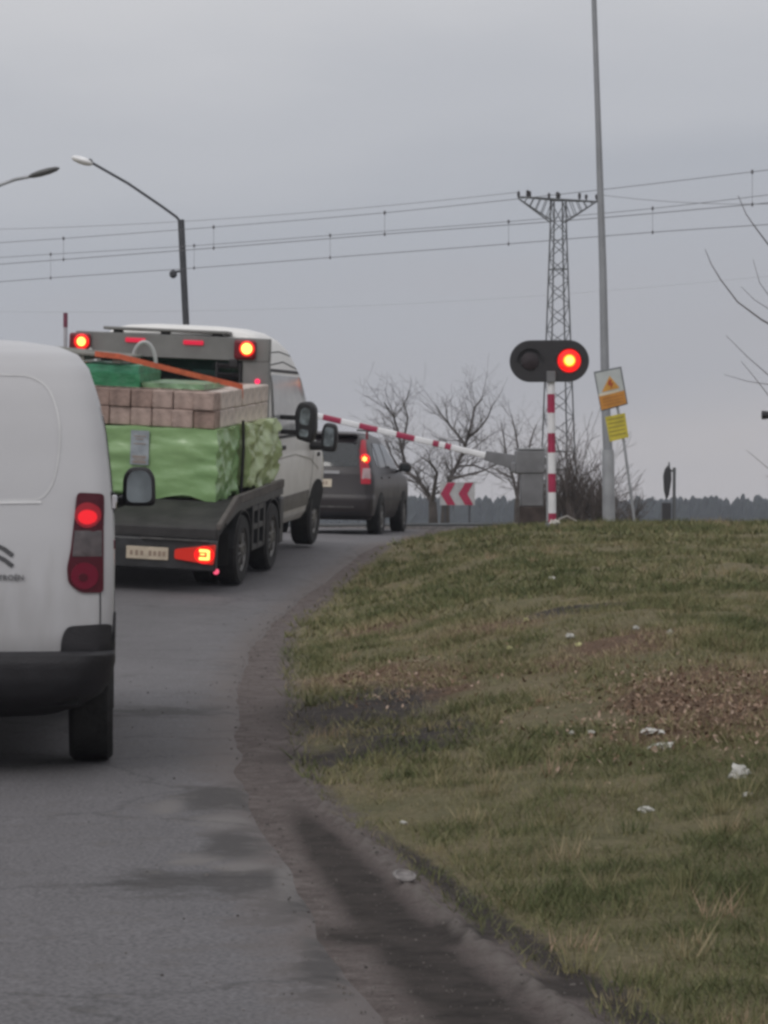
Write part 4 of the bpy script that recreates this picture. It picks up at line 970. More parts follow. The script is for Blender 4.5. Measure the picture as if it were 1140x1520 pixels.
for k, dx in ((0, -.30), (1, .26)):
    c = Vector((dx, -.07, zc + .0))
    l_ = MB().lathe([(.165, -.02), (.165, .0), (.15, .03), (.02, .05)] if k else [(.12, -.02), (.12, .02), (.02, .035)], TRS(c, (R(90), 0, 0)), 32).build('lamp', E_redhot if k else mat('unlit_lamp_glass', (.022, .014, .017), .3), hd)
    if k:
        MB().lathe([(.085, 0), (.08, .01), (.01, .02)], TRS(c + Vector((0, -.047, 0)), (R(90), 0, 0)), 24).build('lamp_ring', E_or, l_)
        MB().lathe([(.062, 0), (.055, .012), (.01, .02)], TRS(c + Vector((0, -.062, 0)), (R(90), 0, 0)), 24).build('lamp_core', E_yel, l_)
    mb = MB(); vs = []; n = 22                     # visor
    for i in range(n + 1):
        a = R(0 + 180 * i / n); rr_ = .185
        for yy in (-.03, -.12 if not k else -.10): vs.append((c.x + rr_ * math.cos(a), yy, c.z + rr_ * math.sin(a)))
    n0 = len(vs)
    for i in range(n + 1):
        a = R(0 + 180 * i / n); rr_ = .178
        for yy in (-.03, -.12 if not k else -.10): vs.append((c.x + rr_ * math.cos(a), yy, c.z + rr_ * math.sin(a)))
    fs = []
    for i in range(n):
        fs += [(2 * i, 2 * i + 1, 2 * i + 3, 2 * i + 2), (n0 + 2 * i, n0 + 2 * i + 1, n0 + 2 * i + 3, n0 + 2 * i + 2), (2 * i + 1, n0 + 2 * i + 1, n0 + 2 * i + 3, 2 * i + 3)]
    mb.add(vs, fs); mb.build('visor', M_black, hd)
MB().box((0, -.075, zc - hh + .07), (.13, .05, .16)).build('bracket', M_greybox, sig, bevel=.01)
MB().tube([(0, .0, -.05), (0, 0, .10)], .10, 16).build('post_foot', M_greybox, sig, bevel=.01)
q = p + Vector((.0, -.45, .0)); q.z = ground(q.x, q.y)
crumple('white_stone', (q.x, q.y, q.z + .05), (.09, .08, .10), mat('whitish_stone', (.55, .53, .49), .8, scale=12, var=.15), 'whitish stone lying at the foot of the striped signal post', 'stone')
mb = MB(); mb.tube([(0, 0, 0), (.12, .02, .05), (.26, .02, -.02)], [.018, .015, .008], 8); o = mb.build('broken_stake', mat('pale_stake', (.3, .28, .26), .8)); o.location = (q.x + .06, q.y, q.z + .09); tag(o, 'short pale broken stake beside the whitish stone', 'stake')

# ------------------------------------------------------------------ barrier machine and arm
p = on_ground(789, 47, .03); S47 = F / 47
def bh_(y): return (HY - y) / S47 + CH - p.z
bar = empty('barrier', p, (0, 0, 0), 'level crossing barrier with grey drive cabinet, red and white arm half lowered', 'barrier')
MB().box((0, 0, bh_(752) / 2), (.40, .42, bh_(752)), taper=1).build('plinth', mat('rusty_plinth', (.05, .038, .035), .9, scale=6, var=.4), bar, bevel=.01)
mb = MB(); z1, z2 = bh_(752), bh_(668)
mb.box((0, 0, (z1 + z2) / 2), (.36, .40, z2 - z1)); mb.box((-.03, 0, bh_(686)), (.46, .44, .36)); mb.box((-.22, 0, bh_(694)), (.2, .36, .16)); cb = mb.build('drive_cabinet', M_greybox, bar, bevel=.02)
MB().box((.0, 0, z2 + .012), (.42, .46, .022)).build('cabinet_lid', M_steel, cb, bevel=.004)
MB().tube([(.235, -.18, .1), (.235, -.18, bh_(664))], .018, 8).build('cable_pipe', M_steel, bar)
piv = Vector((-.10, -.05, bh_(690)))
tipdir = (px(475, 618, 48.1) - (p + piv)); tipdir.normalize()
def ap(xpx):                                       # distance along the arm where it crosses this pixel column
    k = 0; 
    for k in range(0, 9000):
        t = k / 1000; w_ = p + piv + tipdir * t
        if (w_.x / w_.y * F + 570) <= xpx: return t
    return 9
armw, armh = .05, .046
M_arm = tipdir.to_track_quat('X', 'Z').to_matrix().to_4x4(); M_arm.translation = piv
mb = MB()
edges = [(724, 'w'), (670, 'r'), (661, 'w'), (652, 'r'), (643, 'w'), (616, 'r'), (589, 'w'), (561, 'r'), (534, 'w'), (507, 'r'), (480, 'w'), (453, 'r'), (427, 'w'), (402, 'r'), (378, 'w'), (355, 'r'), (335, 'end')]
for (a, c), (b, _) in zip(edges, edges[1:]):
    t0, t1 = ap(a), ap(b); mb.mi = 1 if c == 'r' else 0
    pts_ = [(-armw / 2, -armh), (armw / 2, -armh), (armw / 2, armh), (-armw / 2, armh)]
    pr = smoothpoly(pts_, .02, 3)
    vs = [M_arm @ Vector((t, y_, z_)) for t in (t0, t1) for y_, z_ in pr]; n = len(pr)
    mb.add(vs, [tuple(range(n)), tuple(range(n, 2 * n))] + [(i, (i + 1) % n, n + (i + 1) % n, n + i) for i in range(n)])
mb.build('arm', [M_wr, M_rr], bar)
mb = MB(); t1 = ap(724) + .03
for t0_, hh_ in ((0, .11),): 
    vs = []
    for t, h_ in ((0, .13), (t1, .075)):
        for y_, z_ in ((-.05, -h_), (.05, -h_), (.05, h_), (-.05, h_)): vs.append(M_arm @ Vector((t, y_, z_)))
    mb.add(vs, [(0, 1, 2, 3), (4, 5, 6, 7), (0, 1, 5, 4), (1, 2, 6, 5), (2, 3, 7, 6), (3, 0, 4, 7)])
mb.build('arm_clamp', M_greybox, bar, bevel=.01)
t = ap(546); w_ = M_arm @ Vector((t, 0, -.06)); MB().tube([w_, w_ + Vector((0, 0, -.13))], .02, 8).build('arm_lamp', mat('dark_red_arm_lamp', (.2, .015, .03), .4), bar)

# opposite barrier, raised upright on the left
D = 57.0; X = (97 - 570) / F * D; gz = ground(X, D)
b5 = empty('barrier', (X, D, gz - .03), (0, 0, 0), 'second crossing barrier beyond the truck, its thin arm raised upright', 'barrier')
MB().box((.3, 0, .5), (.40, .42, 1.06)).build('drive_cabinet', M_greybox, b5, bevel=.02)
ztop_ = CH + (HY - 462) / F * D - gz
mb = MB(); z = .95; k = 0
topseg = .27
cuts = [ztop_]
while cuts[-1] > 1.0: cuts.append(cuts[-1] - (.27 if len(cuts) % 2 else .37))
for i, (a, b) in enumerate(zip(cuts, cuts[1:])):
    mb.mi = 1 if i % 2 == 0 else 0; mb.tube([(0, 0, max(b, .9)), (0, 0, a)], .038 if i else .042, 8)
mb.build('arm', [mat('dull_white_arm', (.4, .39, .42), .5), mat('dull_red_arm', (.17, .03, .06), .5)], b5)
MB().box((.12, 0, .95), (.35, .12, .16)).build('arm_clamp', M_greybox, b5, bevel=.01)

# ------------------------------------------------------------------ leaning high-voltage warning sign
D = 46.0; S = F / D
base = on_ground(943, D, .05); 
sg_ = empty('warning_signpost', base, (0, 0, 0), 'leaning thin post with an orange and white warning sign above a small yellow notice', 'sign')
def w2(x, y, dy=0): q = px(x, y, D); return Vector((q.x, q.y + dy, q.z)) - base
MB().tube([(0, 0, 0), w2(926, 655), w2(912, 580)], .022, 10).build('post', M_steel, sg_)
def quadplate(c, yoff, t=.02):
    P = [w2(*q) for q in c]; mb = MB(); vs = [q + Vector((0, yoff - t / 2, 0)) for q in P] + [q + Vector((0, yoff + t / 2, 0)) for q in P]; n = len(P)
    return mb.add(vs, [tuple(range(n)), tuple(range(n, 2 * n))[::-1]] + [(i, (i + 1) % n, n + (i + 1) % n, n + i) for i in range(n)])
fr = quadplate([(881, 552), (922, 544), (932, 600), (892, 611)], -.03, .02).build('warning_panel', mat('sign_edge_grey', (.16, .17, .18), .5), sg_, bevel=.003)
quadplate([(883.5, 554.5), (920, 547), (929.5, 599), (893, 608.5)], -.045, .006).build('panel_face', mat('sign_pale_face', (.46, .49, .49), .5, var=.06), fr)
quadplate([(888.5, 588), (926.5, 579.5), (930, 599), (892.5, 609)], -.051, .004).build('orange_band', mat('sign_orange', (.52, .23, .04), .5, var=.12, scale=12), fr)
quadplate([(888, 585.5), (918, 578), (919, 581.5), (889, 589)], -.053, .004).build('pale_line', mat('pale_line_paint', (.62, .55, .42), .5), fr)
tri = quadplate([(904.5, 558), (919.5, 576), (893, 582.5)], -.051, .004).build('warning_triangle', mat('sign_yellow_orange', (.58, .29, .05), .5, var=.1), fr)
quadplate([(903, 564.5), (908, 563.5), (906.5, 569), (910.5, 568), (906.5, 577.5), (906, 571.5), (902, 572.5)], -.056, .003).build('lightning_bolt', mat('bolt_red', (.35, .05, .02), .5), tri)
mb = MB()
for k in range(3):
    a = 592 + k * 4.6; P = [(893.2 + k, a + .6), (924 + k * .8, a - 6.4), (924.3 + k * .8, a - 5.2), (893.5 + k, a + 1.8)]
    q = quadplate(P, -.055, .002); mb.add(q.v, q.f)
mb.build('printed_lines', mat('faded_print', (.36, .14, .03), .6), fr)
nt_ = quadplate([(898, 619), (927.5, 613), (933, 649), (905, 656)], -.03, .012).build('yellow_notice', mat('sign_yellow', (.55, .46, .05), .5, var=.12, scale=10), sg_, bevel=.002)
mb = MB()
for k in range(5):
    a = 622.5 + k * 6; P = [(901.5 + k * .95, a + .4), (925 + k * .95, a - 4.6), (925.2 + k * .95, a - 3.2), (901.8 + k * .95, a + 1.7)]
    q = quadplate(P, -.038, .003); mb.add(q.v, q.f)
mb.build('printed_lines', mat('faded_dark_print', (.28, .22, .05), .6), nt_)

# ------------------------------------------------------------------ tall pole, street lamps
D = 49.5; b_ = on_ground(904, D, .05)
tp = empty('tall_mast', b_, (0, 0, 0), 'very tall slim grey steel mast rising out of the top of the picture', 'mast')
def rel(x, y): return px(x, y, D) - b_
sl = (881.5 - 900) / 775.0
MB().tube([(0, 0, 0), rel(903, 700), rel(902.5, 668)], [.105, .100, .098], 20).build('mast_foot', M_steel, tp)
r0 = 9 / F * D
MB().tube([rel(902.5, 672), rel(899, 600), rel(895, 400), rel(888, 180), rel(882, 0), rel(879, -110)], [.078, .074, .062, .048, .042, .036], 18).build('mast_pole', mat('grey_steel_mast', (.27, .28, .30), .55, .2, scale=2, var=.1), tp)
MB().tube([rel(879, -108), rel(850, -122), rel(815, -126)], .03, 8).build('lamp_arm', M_steel, tp)
D = 80.0; b_ = on_ground(280, D, .05)
def lamp_thing(label, pts, headpts, headm, baseX, polem, r_top, D, b_):
    t = empty('street_lamp', b_, (0, 0, 0), label, 'street lamp', 'street lamps beyond the crossing')
    def rl(x, y): return px(x, y, D) - b_
    MB().tube([(0, 0, 0)] + [rl(*q) for q in pts], [.13] + [r_top] * len(pts), 12).build('pole', polem, t)
    return t, rl
t, rl = lamp_thing('street lamp with a straight slanting arm and white head, behind the truck cab', [(276, 480), (272, 400), (268.5, 326)], None, None, None, M_conc, .088, D, b_)
MB().tube([rl(269, 331), rl(262, 322), rl(240, 306), rl(190, 272), rl(134, 240)], .036, 10).build('arm', M_conc, t)
def lamphead(rl, a, b, m, t, hw2, thick):
    A = rl(*a); B = rl(*b); d = (B - A); L_ = d.length; Mx = d.to_track_quat('X', 'Z').to_matrix().to_4x4(); Mx.translation = A
    prof = [(0, .3), (.12, .75), (.35, 1), (.65, 1), (.9, .7), (1, .2)]; mb = MB(); vs = []; n = 14
    for u, k in prof:
        for i in range(n): an = 2 * math.pi * i / n; vs.append(Mx @ Vector((u * L_, hw2 * k * math.cos(an), thick * k * math.sin(an))))
    fs = [tuple(range(n)), tuple(len(vs) - n + i for i in range(n))]
    for i in range(len(prof) - 1):
        for k in range(n): fs.append((i * n + k, i * n + (k + 1) % n, (i + 1) * n + (k + 1) % n, (i + 1) * n + k))
    mb.add(vs, fs); return mb.build('lamp_head', m, t)
lamphead(rl, (137, 243), (106, 233), mat('white_lamp_cover', (.85, .85, .86), .3), t, .16, .10)
MB().tube([rl(135, 241), rl(131, 238)], .075, 10).build('arm_collar', M_conc, t)
MB().tube([rl(272, 402), rl(262, 403), rl(257, 406)], .03, 8).build('bracket', M_conc, t)
MB().lathe([(.04, -.12), (.10, -.06), (.10, .04), (.03, .10)], TRS(rl(257, 406)), 12).build('hanging_insulator', M_conc, t)  # dark insulator hanging from the pole bracket
D = 78.0; b_ = on_ground(-62, D, .05)
t, rl = lamp_thing('street lamp with a curved arm and dark flat head at the left edge', [(-62, 420), (-60, 340)], None, None, None, M_steel, .07, D, b_)
MB().tube([rl(-60, 345), rl(-48, 310), rl(-25, 289), rl(0, 274), rl(22, 266), rl(48, 261)], .045, 10).build('arm', M_steel, t)
lamphead(rl, (42, 262), (88, 249), mat('dark_lamp_head', (.10, .10, .10), .5), t, .16, .085)

# ------------------------------------------------------------------ railway: ballast, rails, overhead lines
rails = []
def rail_pt(c0, k, x): return Vector((x, c0 - k * x, 0))
M_bal = mat('ballast', (.10, .09, .085), .95, scale=14, var=.5, bump=.8)
for c0, k in ((57.5, .81), (61.9, .82)):
    mb = MB(); dv = Vector((1, -k, 0)).normalized(); nv = Vector((k, 1, 0)).normalized()
    tr = []
    for s_ in np.arange(-60, 60.1, 2.0):
        c = Vector((0, c0, 0)) + dv * s_
        tr.append(c)
    vs = []
    for c in tr:
        z = lerp_tab(ZG, c.y) if c.y > 20 else .6
        z = max(z, 1.18)
        for off, dz in ((-1.9, -.25), (-1.35, .02), (1.35, .02), (1.9, -.25)): q = c + nv * off; vs.append((q.x, q.y, z + dz - .03))
    fs = [(4 * i + j, 4 * i + j + 1, 4 * i + 5 + j, 4 * i + 4 + j) for i in range(len(tr) - 1) for j in range(3)]
    mb.add(vs, fs)
    o = mb.build('railway_ballast', M_bal); tag(o, kind='structure')
    r_ = MB()
    for off in (-.72, .72):
        prev = None
        r_.tube([(c + nv * off + Vector((0, 0, max(lerp_tab(ZG, c.y), 1.18) + .02))) for c in tr], .035, 6)
    o = r_.build('railway_track', M_lattice); tag(o, 'steel rails of the %s railway track crossing behind the barrier' % ('nearer' if c0 < 60 else 'farther'), 'railway track')
def wire_line(label, pcont, pmess, drops, H):
    t = empty('overhead_line', (0, 60, 1.25), (0, 0, 0), label, 'overhead line', 'railway overhead lines')
    o = Vector((0, 60, 1.25))
    def fit(tab, wd):
        q = []
        for x, y, D in wd: q.append(px(x, y, D) - o)
        return q
    MB().tube(fit(None, pcont), .0072, 6).build('contact_wire', M_wire, t); MB().tube(fit(None, pmess), .006, 6).build('carrier_wire', M_wire, t)
    def at(tab, x):
        for a, b in zip(tab, tab[1:]):
            if a[0] <= x <= b[0]:
                u = (x - a[0]) / (b[0] - a[0]); return px(*(a[i] + (b[i] - a[i]) * u for i in range(3))) - o
        return px(*tab[-1]) - o
    for x in drops:
        A = at(pcont, x); Bq = at(pmess, x)
        d_ = MB().tube([A, Bq], .0035, 5); d_.lathe([(.005, -.04), (.018, -.02), (.018, .02), (.005, .04)], TRS(A), 8); d_.lathe([(.005, -.04), (.022, -.025), (.022, .025), (.005, .04)], TRS(Bq), 8); d_.build('dropper', M_wire, t)
def dA(x): u = (x - 570) / F; return 57.5 / (1 + .81 * u)
def dB(x): u = (x - 570) / F; return 61.9 / (1 + .82 * u)
def resamp(tab, fn):
    out = []
    for x in list(range(-500, 1701, 50)):
        if x <= tab[0][0]: a, b = tab[0], tab[1]
        elif x >= tab[-1][0]: a, b = tab[-2], tab[-1]
        else:
            for a, b in zip(tab, tab[1:]):
                if a[0] <= x <= b[0]: break
        out.append((x, a[1] + (b[1] - a[1]) * (x - a[0]) / (b[0] - a[0]), fn(x)))
    # smooth
    ysm = [o_[1] for o_ in out]
    for _ in range(3): ysm = [ysm[0]] + [(ysm[i - 1] + 2 * ysm[i] + ysm[i + 1]) / 4 for i in range(1, len(ysm) - 1)] + [ysm[-1]]
    return [(o_[0], y, o_[2]) for o_, y in zip(out, ysm)]
wire_line('nearer railway overhead wires with four visible droppers, highest across the sky', resamp([(0, 392), (94, 385), (317, 368), (573, 347), (898, 323), (1140, 301)], dA), resamp([(0, 360), (94, 354), (317, 337), (573, 316), (898, 281), (1140, 252)], dA), (-130, 94, 317, 571, 1117, 1390), 5.6)
wire_line('farther railway overhead wires, the lower pair across the sky', resamp([(0, 418), (75, 412), (288, 398), (490, 382), (755, 362), (969, 344), (1140, 333)], dB), resamp([(0, 382), (75, 377), (288, 365), (490, 349), (755, 329), (969, 310), (1140, 289)], dB), (-140, 75, 288, 490, 755, 969, 1190), 5.6)

# ------------------------------------------------------------------ lattice power pylon
D = 130.0; b_ = on_ground(829, D, .1); S = F / D
pyl = empty('power_pylon', b_, (0, 0, R(14)), 'grey steel lattice power pylon with a wide top crossarm, behind the crossing signal', 'pylon')
H = CH + (HY - 297) / S - b_.z
def wz(z): return .30 + (.95 if z < 2.6 else .0) * 0 + lerp_tab([(0, .95), (3.2, .50), (H - 1.0, .17), (H, .17)], z)
mb = MB(); cor = [(-1, -1), (1, -1), (1, 1), (-1, 1)]
def hwz(z): return lerp_tab([(0, .90), (3.3, .58), (H - 1.0, .27), (H, .27)], z)
zs = [0, 1.6, 3.3]; 
while zs[-1] < H - .6: zs.append(zs[-1] + max(.5, hwz(zs[-1]) * 1.35))
zs[-1] = H
for cx_, cy_ in cor: mb.tube([(cx_ * hwz(z), cy_ * hwz(z), z) for z in zs], .036, 5)
for i, (a, b) in enumerate(zip(zs, zs[1:])):
    for k in range(4):
        c1, c2 = cor[k], cor[(k + 1) % 4]
        if (i + k) % 2: c1, c2 = c2, c1
        mb.tube([(c1[0] * hwz(a), c1[1] * hwz(a), a), (c2[0] * hwz(b), c2[1] * hwz(b), b)], .019, 4)
    if i in (1, 2, 8, 15) or b == H:
        for k in range(4): c1, c2 = cor[k], cor[(k + 1) % 4]; mb.tube([(c1[0] * hwz(b), c1[1] * hwz(b), b), (c2[0] * hwz(b), c2[1] * hwz(b), b)], .02, 4)
mb.build('tower', M_lattice, pyl)
mb = MB(); z0_ = H - .95; al = 1.80
for sy in (-.22, .22):
    mb.tube([(-al, 0, H + .1), (0, sy, H + .02), (al, 0, H - .02)], .038, 5)
    for sg in (1, -1):
        mb.tube([(sg * .27, sy, z0_), (sg * al, 0, H + .04)], .032, 5)
        for k in range(1, 6):
            u = k / 6; a = Vector((sg * (.27 + (al - .27) * u), sy * (1 - u), z0_ + (H - z0_) * u)); b = Vector((sg * (al * (u - .10) + .1), sy * (1 - u), H + .02)); mb.tube([a, b], .018, 4)
mb.build('crossarm', M_lattice, pyl)
for dx, h_ in ((-1.78, .24), (-1.38, .30), (-1.28, .26), (-.42, .20), (-.05, .26), (.03, .22), (.95, .24), (1.25, .18), (1.72, .2)):
    MB().lathe([(.03, -.05), (.03, 0), (.07, .05), (.05, .09), (.08, .14), (.05, .18), (.07, .22 * h_ / .24), (.02, h_ + .03)], TRS((dx, 0, H + .08)), 10).build('insulator', mat('brown_insulator', (.035, .03, .032), .4), pyl)
for i, (dx, yb, lab) in enumerate(((-1.78, 297, 'thin power line running left from the outer end of the pylon crossarm'), (1.72, 268, 'thin power line running right from the pylon crossarm behind the tall mast'))):
    A = pyl.location + Vector((dx * math.cos(R(14)), dx * math.sin(R(14)), H + .3))
    B_ = px(-300, 340, 170) if dx < 0 else px(1500, 268, 105)
    pts_ = [A.lerp(B_, t) - Vector((0, 0, 1.0 * 4 * t * (1 - t) * .6)) for t in [k / 16 for k in range(17)]]
    o = MB().tube(pts_, .012, 5).build('power_line', mat('thin_cable', (.22, .22, .24), .6)); tag(o, lab, 'power line')
A = px(-300, 455, 100); B_ = px(1500, 366, 100); o = MB().tube([A.lerp(B_, k / 16) - Vector((0, 0, .9 * 4 * (k / 16) * (1 - k / 16))) for k in range(17)], .004, 5).build('power_line', mat('faint_cable', (.4, .4, .42), .6)); tag(o, 'faint lowest cable crossing the sky below the railway overhead wires', 'power line')

# ------------------------------------------------------------------ bare trees
def grow(mb, p, d, length, r, depth, rnd, spread=.6, up=.12, seg=4, kids=(2, 4), rmin=.006, droop=0):
    pts = [p]; rad = [r]; q = p.copy(); dd = d.normalized()
    sl_ = length / seg
    for k in range(seg):
        dd = (dd + Vector((rnd.gauss(0, .16), rnd.gauss(0, .16), rnd.gauss(0, .12) + up - droop))).normalized()
        q = q + dd * sl_; pts.append(q.copy()); rad.append(max(rmin * .7, r * (1 - .55 * (k + 1) / seg)))
    mb.tube(pts, rad, 6 if r > .03 else 4, cap=False)
    if depth <= 0 or r < rmin: return
    n = rnd.randint(*kids)
    for i in range(n):
        k = rnd.randint(1, seg); base = pts[k]
        t = (pts[k] - pts[k - 1]).normalized()
        side = Vector((rnd.gauss(0, 1), rnd.gauss(0, 1), rnd.gauss(.1, .6))).normalized()
        nd = (t * (1 - spread) + side * spread).normalized()
        grow(mb, base, nd, length * rnd.uniform(.5, .8), rad[k] * rnd.uniform(.5, .72), depth - 1, rnd, spread, up, max(3, seg - 1), kids, rmin, droop)
def limb_tree(name, D, limbs, trunk, label, cat, seed, depth=4, r0=.13, twig_r=.0042, mt=M_bark, mw=M_twig, kids=(3, 4), group='bare trees behind the crossing', tl=1.0):
    rnd = random.Random(seed); base = on_ground(trunk[0][0], D, .1)
    t = empty(name, base, (0, 0, 0), label, cat, group)
    def rl(x, y, dy=0): q = px(x, y, D) - base; q.y += dy; return q
    pts = [Vector((0, 0, 0))] + [rl(*q) for q in trunk[1:]]
    MB().tube(pts, [r0 * 1.25] + [r0 * (1 - .12 * i) for i in range(len(pts) - 1)], 9).build('trunk', mt, t)
    mb = MB()
    for L_ in limbs:
        r1 = L_[0]; pp = [rl(*q) for q in L_[1:]]
        rr_ = [r1 * (1 - .75 * i / (len(pp) - 1)) for i in range(len(pp))]
        mb.tube(pp, rr_, 6)
        for i in range(1, len(pp)):
            tdir = (pp[i] - pp[i - 1]).normalized(); ll = (pp[i] - pp[i - 1]).length
            for _ in range(rnd.randint(*kids)):
                f = rnd.random(); b0 = pp[i - 1].lerp(pp[i], f); side = Vector((rnd.gauss(0, 1), rnd.gauss(0, 1), rnd.gauss(.25, .5))).normalized()
                grow(mb, b0, (tdir * .45 + side * .7), rnd.uniform(.5, 1.15) * tl, rr_[i] * rnd.uniform(.22, .38) + .004, depth - 1, rnd, .55, .10, 4, (2, 4), twig_r)
    mb.build('branches', mw, t)
    return t
limb_tree('bare_tree', 88, [
    (.085, (641, 745), (632, 728), (620, 712, .3), (605, 700, .6), (597, 670, .5), (591, 640, .3), (584, 618), (570, 598, -.3)),
    (.05, (597, 670, .5), (602, 640, .8), (606, 618, .9), (600, 595, 1.0)),
    (.07, (642, 745), (645, 720, -.4), (648, 702, -.7), (640, 690, -1), (625, 680, -1.2)),
    (.05, (605, 700, .6), (590, 690, 1.0), (580, 672, 1.3), (572, 650, 1.4)),
], [(643, 775), (643, 765), (642, 745)], 'gnarled bare tree with a short dark trunk, right of the suv', 'tree', 4, depth=5)
limb_tree('bare_tree', 92, [
    (.085, (662, 738), (667, 712), (678, 692, .3), (688, 668, .2), (694, 650), (700, 628, -.2), (704, 605, -.2), (716, 592, -.2)),
    (.05, (690, 660), (680, 645, .4), (668, 630, .6), (655, 612, .8), (648, 600, .8)),
    (.05, (667, 712), (690, 706, -.4), (715, 700, -.8), (735, 690, -1)),
    (.04, (678, 692), (705, 690, .6), (730, 700, 1), (755, 716, 1.2)),
    (.045, (694, 650), (708, 640, -.8), (722, 622, -1), (730, 600, -1)),
], [(660, 775), (661, 760), (662, 738)], 'bare tree leaning right, partly behind the red chevron sign', 'tree', 12, depth=5)
limb_tree('bare_tree', 96, [
    (.06, (768, 740), (762, 710), (752, 680), (748, 650), (744, 628)),
    (.06, (768, 740), (772, 700, .4), (770, 665, .4), (765, 635, .5), (760, 615, .5)),
    (.05, (770, 710), (782, 680, -.4), (788, 650, -.4), (796, 630, -.3)),
    (.04, (762, 710), (742, 700, .3), (725, 690, .5)),
], [(768, 775), (768, 760), (768, 740)], 'dense twiggy bare tree behind the barrier cabinet', 'tree', 21, depth=4, r0=.10, kids=(3, 5), tl=.8)
# shrubs
def shrub(name, D, x, wpx, hpx, label, seed, stems=26):
    rnd = random.Random(seed); base = on_ground(x, D, .1); t = empty(name, base, (0, 0, 0), label, 'shrub', 'bare shrubs under the pylon'); mb = MB(); S = F / D; wd = wpx / S / 2; ht = hpx / S
    for _ in range(stems):
        a = rnd.uniform(-1, 1); b0 = Vector((a * wd * .6, rnd.uniform(-.8, .8), 0)); d = Vector((a * .35 + rnd.gauss(0, .15), rnd.gauss(0, .2), 1))
        grow(mb, b0, d, ht * rnd.uniform(.5, .95) * (1 - .3 * abs(a)), rnd.uniform(.018, .035), 3, rnd, .42, .08, 5, (3, 5), .007)
    mb.build('stems', M_shrub, t)
shrub('bare_shrub', 72, 845, 55, 110, 'tallest dark bare shrub, just right of the striped signal post', 3, 34)
shrub('bare_shrub', 76, 878, 50, 95, 'dark tangled bare shrub between the signal post and the tall mast', 5, 34)
shrub('bare_shrub', 74, 812, 30, 80, 'dark bare shrub directly behind the striped signal post', 8, 20)
shrub('bare_shrub', 80, 925, 45, 70, 'thin bare shrub behind the tall mast and leaning sign', 6, 14)
# near tree outside the right edge whose twigs reach into the picture
rnd = random.Random(5); D = 30.0; base = on_ground(1420, D, .1)
nt3 = empty('bare_tree', base, (0, 0, 0), 'near bare tree whose long thin branches enter at the right edge', 'tree')
def rl(x, y, dy=0): q = px(x, y, D) - base; q.y += dy; return q
MB().tube([(0, 0, 0), rl(1415, 700), rl(1400, 560), rl(1405, 300)], [.12, .10, .07, .03], 9).build('trunk', M_bark, nt3)
mb = MB()
for r_, pl_ in ((.016, [(1402, 580), (1300, 560), (1190, 508), (1130, 474), (1095, 448), (1070, 415), (1056, 392), (1047, 370)]),
                (.016, [(1402, 480), (1300, 470), (1200, 420), (1150, 375), (1125, 342), (1108, 318), (1096, 290)]),
                (.010, [(1402, 620), (1280, 610), (1180, 580), (1140, 556), (1110, 530), (1078, 498)]),
                (.009, [(1402, 640), (1270, 660), (1190, 640), (1145, 592), (1120, 560), (1100, 536)]),
                (.006, [(1190, 580), (1150, 572), (1110, 566), (1075, 556)]),
                (.006, [(1200, 490), (1150, 450), (1128, 420), (1118, 385)]), (.006, [(1200, 490), (1160, 470), (1120, 445), (1100, 425)]),
                (.008, [(1402, 720), (1270, 760), (1180, 725), (1140, 695), (1108, 668)]), (.008, [(1180, 725), (1150, 712), (1136, 706)])):
    n_ = len(pl_); mb.tube([rl(*q) for q in pl_], [r_ * .72 * (1 - .85 * i / (n_ - 1)) + .0012 for i in range(n_)], 6)
mb.build('branches', M_bark, nt3)

# ------------------------------------------------------------------ chevron bend sign beyond the crossing
D = 76.0; b_ = on_ground(679, D, .1)
cs = empty('chevron_sign', b_, (0, 0, 0), 'white bend sign with two red chevrons pointing left, in front of the bare trees', 'sign')
def rl(x, y, dy=0): q = px(x, y, D) - b_; q.y += dy; return q
mb = MB(); P = [(653, 716), (705, 716), (705, 750), (653, 750)]
def plate(P, dy, t=.02):
    n = len(P); vs = [rl(x, y, dy - t / 2) for x, y in P] + [rl(x, y, dy + t / 2) for x, y in P]; m_ = MB()
    return m_.add(vs, [tuple(range(n)), tuple(range(n, 2 * n))[::-1]] + [(i, (i + 1) % n, n + (i + 1) % n, n + i) for i in range(n)])
bd_ = plate(P, 0).build('sign_board', mat('dull_white_sign', (.42, .42, .43), .5), cs)
for ox in (0, 26.5):
    plate([(654 + ox, 733), (664 + ox, 716.5), (676 + ox, 716.5), (667 + ox, 733), (676 + ox, 749.5), (664 + ox, 749.5)], -.02, .012).build('chevron', mat('sign_red', (.36, .02, .07), .5), bd_)
for x in (661, 697): MB().tube([rl(x, 748, .04), (rl(x, 748).x, .04, 0)], .022, 8).build('post', M_conc, cs)

# ------------------------------------------------------------------ small far railway signal, horn at right edge
D = 105.0; b_ = on_ground(1000, D, .1)
rs = empty('railway_signal', b_, (0, 0, 0), 'small dark railway signal seen from the side above the far wood, right', 'railway signal')
def rl(x, y, dy=0): q = px(x, y, D) - b_; q.y += dy; return q
MB().tube([(0, 0, 0), rl(1001, 694)], .055, 8).build('post', M_lattice, rs)
mb = MB(); out = [(992, 690), (996, 697), (996.5, 712), (993, 735), (989, 742), (985.5, 728), (984.5, 706), (987, 696)]
n = len(out); vs = [rl(x, y, -.12) for x, y in out] + [rl(x, y, .12) for x, y in out]; mb.add(vs, [tuple(range(n)), tuple(range(n, 2 * n))[::-1]] + [(i, (i + 1) % n, n + (i + 1) % n, n + i) for i in range(n)])
mb.build('signal_head', M_black, rs, bevel=.04)
mb = MB(); mb.tube([rl(993, 700), rl(1001, 698)], .04, 6); mb.tube([rl(993, 686), rl(994, 700)], .03, 6); mb.build('bracket', M_lattice, rs)
MB().box(rl(989, 768), (.3, .3, 1.0)).build('relay_box', M_black, rs)
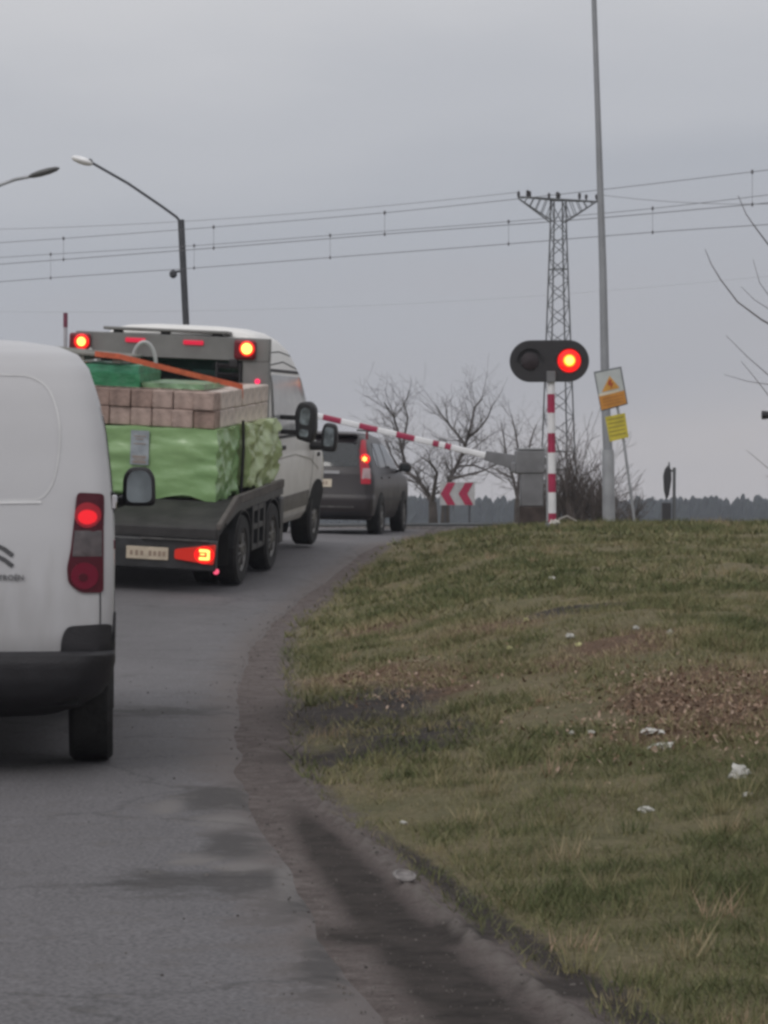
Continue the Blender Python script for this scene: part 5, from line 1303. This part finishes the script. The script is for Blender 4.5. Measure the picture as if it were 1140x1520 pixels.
D = 44.0; b_ = on_ground(1180, D, .05)
hs_ = empty('warning_horn', b_, (0, 0, 0), 'black warning horn on a post just outside the right edge, only its mouth showing', 'horn')
def rl(x, y, dy=0): q = px(x, y, D) - b_; q.y += dy; return q
MB().tube([(0, 0, 0), rl(1180, 600)], .04, 10).build('post', M_steel, hs_)
MB().lathe([(.065, 0), (.06, .06), (.03, .25), (.03, .42)], TRS(rl(1131, 616), (0, R(90), 0)), 20).build('horn_body', M_black, hs_)

# ------------------------------------------------------------------ far wood
rng2 = random.Random(9); mb = MB(); 
for row in range(5):
    Dr = 760 + row * 35; x = -230
    while x < 230:
        h = (8.5 + 1.6 * noise.noise(Vector((x * .045, row * 3, 0))) + rng2.choice([0, 0, 0, .8]) + rng2.uniform(-.9, .7)) * (1 + row * .035); rr_ = rng2.uniform(1.3, 2.6); yy = Dr + rng2.uniform(-8, 8); n = 7
        zb = ground(x, yy); vs = []; lv_ = [(.0, .75), (.25, 1.0), (.5, .85), (.75, .62), (.92, .35)]
        for u, k in lv_:
            for i in range(n): a = 2 * math.pi * i / n; q = rr_ * k * rng2.uniform(.65, 1.3); vs.append((x + q * math.cos(a), yy + q * math.sin(a), zb + h * u + rng2.uniform(-.4, .4)))
        vs.append((x, yy, zb + h)); fs = []
        for i in range(len(lv_) - 1):
            for k in range(n): fs.append((i * n + k, i * n + (k + 1) % n, (i + 1) * n + (k + 1) % n, (i + 1) * n + k))
        for k in range(n): fs.append(((len(lv_) - 1) * n + k, (len(lv_) - 1) * n + (k + 1) % n, len(vs) - 1))
        mb.add(vs, fs); x += rng2.uniform(1.1, 2.4)
me = bpy.data.meshes.new('forest'); me.from_pydata(mb.v, [], mb.f); me.materials.append(mat('conifer_foliage', (.020, .026, .026), .95, scale=.4, var=.35))
fo = bpy.data.objects.new('forest', me); COL.objects.link(fo); tag(fo, 'long dark conifer wood along the horizon beyond the railway', 'forest', kind='stuff')

# ------------------------------------------------------------------ haze
hb = MB(); hb.box((0, 470, 8.5), (1300, 980, 21)); ho = hb.build('haze', mat('unused', (.5, .5, .5)))
hm = bpy.data.materials.new('haze_air'); hm.use_nodes = True; t = hm.node_tree; t.nodes.clear(); pv = t.nodes.new('ShaderNodeVolumePrincipled'); ou = t.nodes.new('ShaderNodeOutputMaterial')
pv.inputs['Density'].default_value = .00034; pv.inputs['Color'].default_value = (.78, .84, .97, 1); pv.inputs['Anisotropy'].default_value = 0.0
t.links.new(pv.outputs[0], ou.inputs['Volume']); ho.data.materials.clear(); ho.data.materials.append(hm); tag(ho, kind='stuff'); ho['label'] = 'thin grey air haze over the whole scene'; ho['category'] = 'haze'
